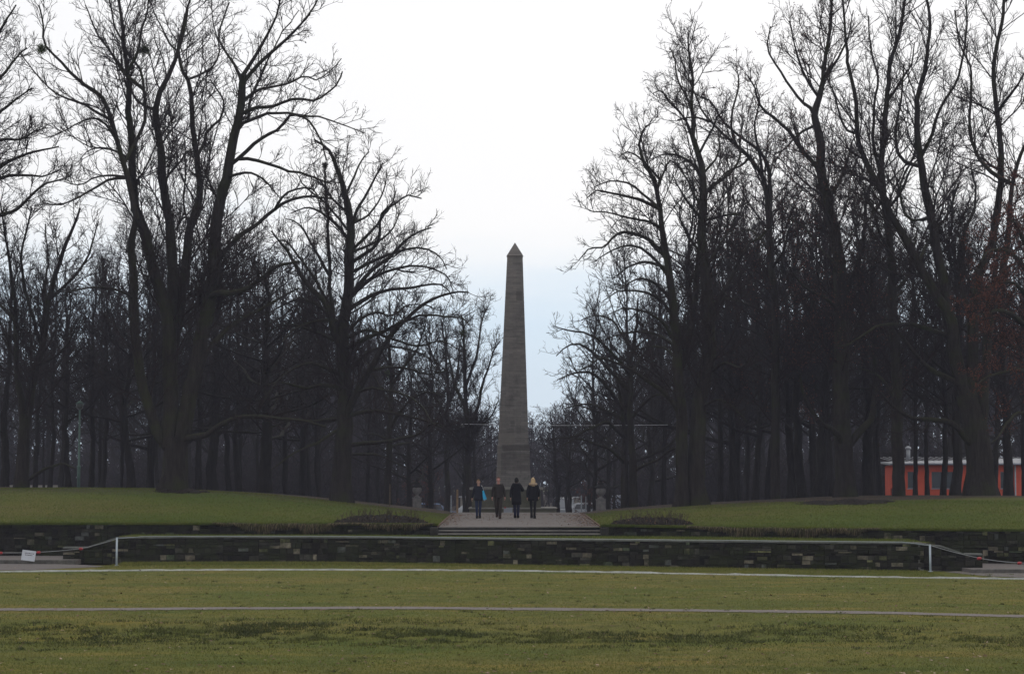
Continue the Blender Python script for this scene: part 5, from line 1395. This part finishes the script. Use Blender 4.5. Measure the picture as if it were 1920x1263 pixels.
# dry grass hanging down over the upper walls
def hanging(pxa, pxb, n, lab, seed):
    g = np.random.default_rng(seed); x0, x1 = P(pxa, 985, 77)[0], P(pxb, 985, 77)[0]
    x = g.uniform(x0, x1, n); e = np.clip(np.minimum(x-x0, x1-x)/1.4, .15, 1); L = g.uniform(.18, .46, n)*e*(.75+.25*np.sin(x*3.1)+.15*np.sin(x*7.7))
    m_ = 5; q = np.zeros((n, m_, 3)); s_ = np.linspace(0, 1, m_)
    out = g.uniform(.02, .13, n); sx = g.normal(size=n)*.06
    for i in range(m_):
        q[:, i, 0] = x + sx*s_[i]; q[:, i, 1] = uw_y(x) + .08 - (out+.08)*np.sin(s_[i]*1.6); q[:, i, 2] = uw_z(x) + .05 + .05*np.sin(s_[i]*3) - L*s_[i]**1.3
    V, F = tubes(q, np.tile(np.array([.009,.011,.010,.008,.003]), (n, 1)), 3)
    ct = np.where(g.random((n, 1)) < .30, np.array([[.20, .155, .095]]), np.where(g.random((n, 1)) < .5, np.array([[.045, .036, .022]]), np.array([[.085, .085, .035]])))*g.uniform(.5, 1.25, (n, 1))
    tag(np_obj('overhanging_grass', V, F, M_strand, cols=np.repeat(ct, m_*3, axis=0)), lab, 'grass', None, 'stuff')
hanging(395, 660, 3000, 'curtain of dry grass hanging over the left upper wall', 1)
hanging(1280, 1605, 3400, 'curtain of dry grass hanging over the right upper wall', 2)
hanging(660, 815, 900, 'sparse dry grass over the wall under the left rose bed', 3)
# leaves
def litter(name, X, Y, Z, mat, lab, size=.035):
    n = len(X); a = g.random(n)*6.28; s_ = size*(.6+.8*g.random(n)); t_ = g.normal(size=n)*.4
    ux, uy = np.cos(a)*s_, np.sin(a)*s_; z = Z + .012
    V = np.stack([np.c_[X-ux, Y-uy, z], np.c_[X+uy*.6, Y-ux*.6, z+.3*s_], np.c_[X+ux, Y+uy, z+s_*.8*np.abs(t_)], np.c_[X-uy*.6, Y+ux*.6, z+.15*s_]], 1).reshape(-1, 3)
    return tag(np_obj(name, V, np.arange(n*4).reshape(-1, 4), mat, None, smooth=False), lab, 'leaves', None, 'stuff')
x, y = in_view(1500, 30, 72, 1.2); litter('fallen_leaves', x, y, H_low(x, y), M_leaf, 'brown leaves scattered over the foreground lawn', .045)
x, y = in_view(620, 30, 72, 1.2); litter('fallen_leaves', x, y, H_low(x, y), M_leafpale, 'pale dry leaves scattered over the foreground lawn', .038)
for sx, n, lab in ((PX0, 420, 'drift of brown leaves along the left edge of the gravel walk'), (PX1, 800, 'drift of brown leaves along the right edge of the gravel walk')):
    t_ = g.random(n); y = 76.8 + t_*17; o_ = np.abs(g.normal(size=n))*(.22 + .35*(1 if sx > 0 else .5)); x = sx - o_*np.sign(sx) + .05*np.sign(sx)
    litter('leaf_drift', x, y, H_up(x, y)+.01, M_leaf, lab, .045)
x = g.uniform(-26, 26, 9000); y = uw_y(x) + (g.random(len(x))**.6)*22; litter('mound_leaves', x, y, H_up(x, y), M_leaf, 'brown leaves scattered over the mounds', .035)
# rusty steel edging of the walk
M_rust = simple('rusty_edging', (.13,.075,.05), (.07,.042,.03), 8, .85)
for sx, lab in ((PX0-.03, 'rust brown edging along the left side of the gravel walk'), (PX1+.03, 'rust brown edging along the right side of the gravel walk')):
    ys_ = np.linspace(76.75, 100, 20); e = ribbon_box(np.c_[np.full(20, sx), ys_], .05, .07, 0, 'path_edging', M_rust)
    co = np.zeros(len(e.data.vertices)*3, np.float32); e.data.vertices.foreach_get('co', co); co = co.reshape(-1,3); co[:,2] += H_up(sx, co[:,1]) - .02
    e.data.vertices.foreach_set('co', co.ravel()); tag(e, lab, 'edging')
# mossy roots and dirt at the giant tree and earth heap on the right mound
def dirt(pxs, d, ry, h, lab):
    a = P(pxs[0], 930, d); b = P(pxs[1], 930, d); cx_, rx = (a[0]+b[0])/2, (b[0]-a[0])/2; nx, ny = 60, 24
    XX, YY = np.meshgrid(np.linspace(-1,1,nx), np.linspace(-1,1,ny)); rr_ = XX**2 + YY**2
    Z = H_up(cx_+XX*rx, d+YY*ry) + h*np.clip(1-rr_, 0, 1)*(1+.5*np.sin(XX*9)) + np.where(rr_ < .8+.2*np.sin(XX*11+YY*7), .0, -.2) + g.normal(size=XX.shape)*.012
    V = np.stack([cx_+XX*rx, d+YY*ry, Z], -1).reshape(-1, 3); i = np.arange(ny-1)[:,None]*nx + np.arange(nx-1)[None,:]
    tag(np_obj('soil', V, np.stack([i,i+1,i+nx+1,i+nx],-1).reshape(-1,4), M_soil, None, smooth=False), lab, None, None, 'structure')
dirt((1485, 1685), 88.9, 2.4, .10, 'patch of bare dark earth on the right mound')
dirt((285, 400), 91.4, 1.5, .10, 'bare earth round the foot of the giant tree')

# ------------------------------------------------------------------ people
dgx = None
def skin_bm(verts, radii, edges, root=0, sub=1):
    """grow a surface over a joint skeleton, return a mesh"""
    me = bpy.data.meshes.new('sk'); me.from_pydata([tuple(v) for v in verts], edges, []); o = bpy.data.objects.new('sk', me); scn.collection.objects.link(o)
    m = o.modifiers.new('s', 'SKIN'); m.use_smooth_shade = True
    for i, v in enumerate(me.skin_vertices[0].data):
        r = radii[i]; v.radius = (r, r) if isinstance(r, (int, float)) else r; v.use_root = (i == root)
    if sub: s_ = o.modifiers.new('u', 'SUBSURF'); s_.levels = sub; s_.render_levels = sub
    dg = bpy.context.evaluated_depsgraph_get(); dg.update()
    out = bpy.data.meshes.new_from_object(o.evaluated_get(dg)); bpy.data.objects.remove(o); bpy.data.meshes.remove(me)
    return out
def mk(name, meshes, mats, parent, smooth=True, extra=None):
    bm_ = bmesh.new()
    for m in meshes: bm_.from_mesh(m)
    if extra: extra(bm_)
    me = bpy.data.meshes.new(name); bm_.to_mesh(me); bm_.free()
    for p in me.polygons: p.use_smooth = smooth
    for m in mats: me.materials.append(m)
    return link(bpy.data.objects.new(name, me), parent)
def ellipse_loft(bm_, rings, n=18, cap=True):
    rs = []
    for (cx_, cy_, z, rx, ry) in rings:
        rs.append([bm_.verts.new((cx_+rx*math.cos(2*math.pi*i/n), cy_+ry*math.sin(2*math.pi*i/n), z)) for i in range(n)])
    for a, b in zip(rs, rs[1:]):
        for i in range(n): bm_.faces.new([a[i], a[(i+1)%n], b[(i+1)%n], b[i]])
    if cap: bm_.faces.new(rs[-1]); bm_.faces.new(list(reversed(rs[0])))
M_skin = simple('skin', (.40,.24,.18), (.34,.19,.15), 20, .6, .3)
M_skin2 = simple('skin_pink', (.42,.20,.17), (.34,.16,.13), 20, .6, .3)
M_eye = simple('eye_dark', (.02,.015,.012), (.01,.01,.01), 20, .3)
def person(px, py, H, face, pose, fit, lab):
    d = 87.9
    for _ in range(6):
        z = float(H_up(.1, d)) + .008; d = (CAMZ-z)*FPX/(py-905)
    p = P(px, py, d); o = empty('person', (float(p[0]), d, z)); tag(o, lab, 'person')
    S = H/1.75; fy = face
    V = lambda x, y, z_: Vector((x*S, y*fy*S, z_*S))     # y>0 is in front of the person
    J = dict(pel=V(0,0,.95), bel=V(0,.005,1.08), che=V(0,0,1.28), nb=V(0,-.01,1.45), nk=V(0,.005,1.53), hd=V(0,.015,1.60))
    for s, k in ((-1,'l'), (1,'r')):
        kn, an = pose['leg_'+k]
        J['hip'+k] = V(s*.09,0,.91); J['kn'+k] = V(s*.078,kn[0],kn[1]); J['an'+k] = V(s*.060,an[0],an[1]); J['toe'+k] = V(s*.078,an[0]+.15,max(an[1]-.045+an[2],.042))
        J['sh'+k] = V(s*.175,-.01,1.41); el, wr = pose['arm_'+k]; J['el'+k] = V(s*el[0],el[1],el[2]); J['wr'+k] = V(s*wr[0],wr[1],wr[2])
        J['pm'+k] = J['wr'+k] + (J['wr'+k]-J['el'+k]).normalized()*.07*S
    names = ['pel','bel','che','nb','nk','hd','hipl','knl','anl','toel','hipr','knr','anr','toer','shl','ell','wrl','pml','shr','elr','wrr','pmr']
    E = [(0,1),(1,2),(2,3),(3,4),(4,5),(0,6),(6,7),(7,8),(8,9),(0,10),(10,11),(11,12),(12,13),(2,14),(14,15),(15,16),(16,17),(2,18),(18,19),(19,20),(20,21)]
    Rb = dict(pel=(.15,.10),bel=(.13,.09),che=(.16,.10),nb=.07,nk=.052,hd=.06,hip=.085,kn=.058,an=.028,toe=.010,sh=.058,el=.042,wr=.027,pm=(.022,.036))
    def rad(nm, add=0.): 
        b = nm if nm in Rb else nm[:-1]; r = Rb[b]
        return (r[0]*S+add, r[1]*S+add) if isinstance(r, tuple) else r*S+add
    parts_ = [skin_bm([J[n] for n in names], [rad(n) for n in names], E, 0, 1)]
    # hands: four fingers of different length and a thumb, gently curled
    for s, k in ((-1,'l'), (1,'r')):
        dr = (J['wr'+k]-J['el'+k]).normalized(); fwd = Vector((0, fy, 0)); side_ = dr.cross(fwd).normalized()*s; fwd = dr.cross(side_).normalized()
        if fwd.y*fy < 0: fwd = -fwd
        inn = Vector((-s, 0, 0))
        for q, (off, ln) in enumerate(((-.028,.062),(-.010,.075),(.009,.080),(.028,.072))):
            b0 = J['pm'+k] - dr*.02*S + fwd*off*S
            c1 = b0 + dr*ln*.62*S; c2 = c1 + (dr*.7 + inn*.5).normalized()*ln*.35*S; c3 = c2 + (dr*.3 + inn*.9).normalized()*ln*.25*S
            parts_.append(skin_bm([b0, c1, c2, c3], [.0098*S,.009*S,.0085*S,.007*S], [(0,1),(1,2),(2,3)], 0, 1))
        t0 = J['wr'+k] + dr*.025*S + fwd*.025*S; t1 = t0 + (dr*.6+fwd*.8)*.035*S; t2 = t1 + (dr*.9+fwd*.3+inn*.2)*.032*S
        parts_.append(skin_bm([t0, t1, t2], [.013*S,.011*S,.008*S], [(0,1),(1,2)], 0, 1))
    hc = V(0,.02,1.645)
    yaw = pose.get('yaw', 0)
    RotH = Matrix.Translation(hc) @ Matrix.Rotation(yaw, 4, 'Z') @ Matrix.Rotation(R(pose.get('nod', 0))*fy*-1, 4, 'X')
    def head(bm_):
        r_ = bmesh.ops.create_icosphere(bm_, subdivisions=4, radius=1)
        for v in r_['verts']:
            x, y, z_ = v.co
            w = 1 - .30*max(0, -z_-.15); jaw = .10*max(0, -z_)
            nx_ = x*.076*w; ny_ = y*(.096 - .010*max(0, -z_)) + (jaw*.12 if y > 0 else -.004*max(0, z_)); nz_ = z_*.116
            if y > .5:   # nose, brow, eye hollows, lips, chin
                nose = math.exp(-((x/.16)**2))*math.exp(-(((z_+.12)/.20)**2)); ny_ += .020*nose
                tip = math.exp(-((x/.15)**2))*math.exp(-(((z_+.24)/.09)**2)); ny_ += .012*tip
                for s in (-1, 1): ny_ -= .010*math.exp(-(((x-s*.38)/.18)**2 + ((z_-.02)/.12)**2))
                ny_ += .005*math.exp(-((x/.30)**2 + ((z_+.52)/.07)**2)); ny_ += .006*math.exp(-((x/.28)**2 + ((z_+.85)/.14)**2))
            v.co = RotH @ (Vector((nx_, ny_*fy, nz_))*S)
        for s in (-1, 1):   # ears
            r_ = bmesh.ops.create_icosphere(bm_, subdivisions=2, radius=1)
            for v in r_['verts']: v.co = RotH @ (Vector((s*.076+v.co.x*.010, (-.008+v.co.y*.018)*fy, -.008+v.co.z*.030))*S)
            r_ = bmesh.ops.create_icosphere(bm_, subdivisions=2, radius=1)
            for v in r_['verts']: v.co = RotH @ (Vector((s*.029+v.co.x*.012, (.083+v.co.y*.006)*fy, .003+v.co.z*.006))*S)
            for v in r_['verts']:
                for f in v.link_faces: f.material_index = 1
        r_ = bmesh.ops.create_icosphere(bm_, subdivisions=2, radius=1)
        for v in r_['verts']: v.co = RotH @ (Vector((v.co.x*.020, (.091+v.co.y*.006)*fy, -.062+v.co.z*.004))*S)
        for v in r_['verts']:
            for f in v.link_faces: f.material_index = 2
    M_lip = simple('lips', (.30,.10,.09), (.25,.08,.07), 20, .5)
    bo_ = mk('body', parts_, [fit['skin'], M_eye, M_lip, fit['shoe']], o, extra=head)
    for pf in bo_.data.polygons:          # socks inside the shoes
        if pf.center.z < .26*S: pf.material_index = 3
    # clothing follows the same skeleton
    def sub_skin(nms, add, root=None, over=None, sub=1):
        idx = {n: i for i, n in enumerate(nms)}; ed = [(idx[names[a]], idx[names[b]]) for a, b in E if names[a] in idx and names[b] in idx]
        rr_ = []
        for n in nms:
            r = rad(n, add)
            if over and n in over: r = over[n]
            rr_.append(r)
        return skin_bm([J[n] for n in nms], rr_, ed, idx[root or nms[0]], sub)
    tr_add = fit.get('leg_add', .018)
    mk('trousers', [sub_skin(['pel','hipl','knl','anl','hipr','knr','anr'], tr_add, 'pel', {'anl': (.040+tr_add)*S, 'anr': (.040+tr_add)*S, 'pel': (.125*S,.085*S)})], [fit['trousers']], o)
    hem = fit['hem']
    hip_y = 0
    def skirt(bm_):
        w = fit.get('wide', 0.)
        ellipse_loft(bm_, [(0,0,hem*S,(.195+w)*S,(.170+w*.6)*S), (0,0,(hem*.5+.98*.5)*S,(.20+w*.7)*S,(.170+w*.4)*S), (0,0,1.0*S,(.192+w*.4)*S,.160*S), (0,0,1.12*S,(.178+w*.3)*S,.145*S), (0,0,1.30*S,.185*S,.13*S), (0,-.005*fy,1.40*S,.165*S,.115*S), (0,-.005*fy,1.46*S,.095*S,.085*S)], 20)
    mk(fit['topname'], [sub_skin(['bel','che','nb','shl','ell','wrl','shr','elr','wrr'], fit.get('top_add', .022), 'che', {'wrl': .040*S, 'wrr': .040*S, 'nb': .10*S})], [fit['top']], o, extra=skirt)
    for k in 'lr':
        a, t = J['an'+k], J['toe'+k]; sh = fit.get('shaft', .05)
        up = (J['kn'+k]-a).normalized()*sh*S
        mk('shoe', [skin_bm([a+up, a+Vector((0,-.03*fy,-.03))*S, (a+t)/2+Vector((0,0,-.012)), t], [.054*S,.058*S,.055*S,.048*S], [(0,1),(1,2),(2,3)], 1, 1)], [fit['shoe']], o)
    hs = fit['hair']
    def hair(bm_):
        r_ = bmesh.ops.create_icosphere(bm_, subdivisions=4, radius=1); g_ = random.Random(int(px))
        dead = []
        for v in r_['verts']:
            x, y, z_ = v.co
            k = 1.0 + .05*math.sin(x*9+z_*7) + .03*g_.uniform(-1,1)
            front = y > .38 and z_ < .42; low = z_ < hs.get('cut', -.35)
            v.co = Vector((x*.086*k*hs.get('vol',1), (y*.106 - .008)*k*fy*hs.get('vol',1), z_*.124*k + .006))
            if front or low: dead.append(v)
        bmesh.ops.delete(bm_, geom=dead, context='VERTS')
        for v in bm_.verts: v.co = RotH @ (v.co*S)
        if hs.get('long'):
            n0 = len(bm_.verts)
            c = hc/S
            ellipse_loft(bm_, [(c.x+.015,(-.055)*fy,1.31,.07,.035),(c.x+.01,-.06*fy,1.36,.105,.055),(c.x,-.05*fy,1.45,.125,.075),(c.x,-.035*fy,1.56,.110,.085),(c.x,-.02*fy,1.66,.094,.085),(c.x,-.012*fy,1.72,.070,.07)], 16)
            bm_.verts.ensure_lookup_table()
            for v in bm_.verts[n0:]: v.co = Vector((v.co.x + .008*math.sin(v.co.z*60+v.co.x*40), v.co.y, v.co.z))*S
    mk('hair', [], [hs['mat']], o, extra=hair)
    if fit.get('collar'):
        def col(bm_):
            n, m_ = 22, 10; rs = []; g_ = random.Random(4)
            for i in range(n):
                a = 2*math.pi*i/n; ring = []
                for j in range(m_):
                    b = 2*math.pi*j/m_; r = .125 + .045*math.cos(b)*g_.uniform(.85,1.2)
                    ring.append(bm_.verts.new((r*1.15*math.cos(a)*S, (r*math.sin(a)*.85-.02*fy)*S, (1.475 + .05*math.sin(b)*g_.uniform(.8,1.3))*S)))
                rs.append(ring)
            for i in range(n):
                for j in range(m_): bm_.faces.new([rs[i][j], rs[(i+1)%n][j], rs[(i+1)%n][(j+1)%m_], rs[i][(j+1)%m_]])
        mk('collar', [], [fit['collar']], o, extra=col)
    return o, J
cl = lambda n, c: simple(n, c, tuple(x*.75 for x in c), 14, .9, .15, .2)
C_navy = cl('navy_wool', (.013,.015,.024)); C_jean = cl('blue_denim', (.016,.026,.060)); C_black = cl('black_cloth', (.008,.008,.011)); C_brown = cl('brown_knit', (.022,.018,.016))
C_dkbrown = cl('brown_trousers', (.034,.027,.023)); C_boot = cl('black_leather', (.009,.008,.008)); C_shoe = cl('brown_leather', (.045,.025,.018)); C_indigo = cl('indigo_denim', (.014,.016,.040))
H_brown = cl('light_brown_hair', (.20,.125,.065)); H_red = cl('reddish_hair', (.10,.045,.03)); H_black = cl('black_hair', (.012,.011,.011)); H_blond = cl('blond_hair', (.46,.33,.19)); C_fur = cl('tan_fur', (.34,.25,.17))
leg = lambda ky, kz, ay, az, t=0.: ((ky, kz), (ay, az, t))
pA, JA = person(897, 970.5, 1.68, -1, dict(leg_l=leg(.06,.49,.03,.085), leg_r=leg(.05,.49,-.06,.085), arm_l=((.235,-.03,1.14),(.285,.02,.90)), arm_r=((.25,.0,1.13),(.29,.10,.90)), nod=8),
    dict(skin=M_skin, trousers=C_jean, top=C_navy, topname='coat', hem=.80, wide=.005, shoe=C_boot, shaft=.20, hair=dict(mat=H_brown, cut=-.45, vol=1.06), leg_add=.010), 'person in navy coat and blue jeans with a cyan bag on the shoulder')
pB, JB = person(934.5, 971.5, 1.80, -1, dict(leg_l=leg(.05,.50,-.24,.15,.0), leg_r=leg(.10,.50,.10,.085), arm_l=((.25,-.02,1.14),(.265,.06,.90)), arm_r=((.25,-.02,1.14),(.275,.05,.90))),
    dict(skin=M_skin2, trousers=C_dkbrown, top=C_brown, topname='sweater', hem=.93, wide=.012, shoe=C_shoe, hair=dict(mat=H_red, cut=-.05), leg_add=.030), 'person in dark brown sweater and trousers with bare hands')
pC, JC = person(968.5, 970, 1.76, 1, dict(leg_l=leg(.03,.49,-.02,.085), leg_r=leg(.04,.49,.02,.085), arm_l=((.245,-.04,1.13),(.26,.02,.88)), arm_r=((.30,-.02,1.18),(.16,.22,1.22))),
    dict(skin=M_skin, trousers=C_indigo, top=C_black, topname='coat', hem=.58, wide=.02, shoe=C_boot, collar=C_black, hair=dict(mat=H_black, cut=-.95, vol=1.08), leg_add=.018, top_add=.030), 'person in long black coat seen from behind with one arm bent')
pD, JD = person(999.5, 971, 1.77, 1, dict(leg_l=leg(.06,.50,-.16,.11), leg_r=leg(.08,.49,.06,.085), arm_l=((.235,-.03,1.13),(.25,.03,.89)), arm_r=((.26,-.03,1.13),(.24,.08,.92))),
    dict(skin=M_skin, trousers=C_black, top=C_black, topname='coat', hem=.76, wide=.03, shoe=C_boot, shaft=.28, hair=dict(mat=H_blond, cut=-.7, vol=1.05, long=True), collar=C_fur, leg_add=.004, top_add=.032), 'person with long blond hair and tan fur collar on a black coat')
# shoulder bag
M_cyan = simple('cyan_fabric', (.035,.36,.62), (.03,.30,.54), 5, .7); M_strap = simple('bag_strap', (.50,.50,.50), (.4,.4,.4), 5, .7)
S_ = 1.68/1.75; bo = empty('shoulder_bag', (pA.location.x + .215*S_, pA.location.y - .02, pA.location.z + 1.02*S_)); tag(bo, 'bright cyan cloth bag hanging from the shoulder of the person in navy', 'bag')
bm_ = bmesh.new()
prof = [(-.03,.24,.012),(.04,.22,.018),(.075,.10,.04),(.15,-.10,.05),(.155,-.15,.045),(.06,-.20,.045),(.005,-.16,.04),(-.02,.02,.03)]
A = [bm_.verts.new((x, -t-.08, z)) for x, z, t in prof]; Bv = [bm_.verts.new((x, t-.02, z)) for x, z, t in prof]
bm_.faces.new(A); bm_.faces.new(list(reversed(Bv))); n = len(A)
for i in range(n): bm_.faces.new([A[i], Bv[i], Bv[(i+1)%n], A[(i+1)%n]])
mb = MB(); mb.bm.free(); mb.bm = bm_; mb.build('bag_body', M_cyan, bo, bevel=.008)
mb = MB(); mb.tube([(.03,-.06,.22),(-.01,-.12,.34),(-.045,-.10,.42),(-.07,.0,.45),(-.05,.10,.40),(.02,.02,.22)], .014, 6); mb.build('strap', M_strap, bo, True)
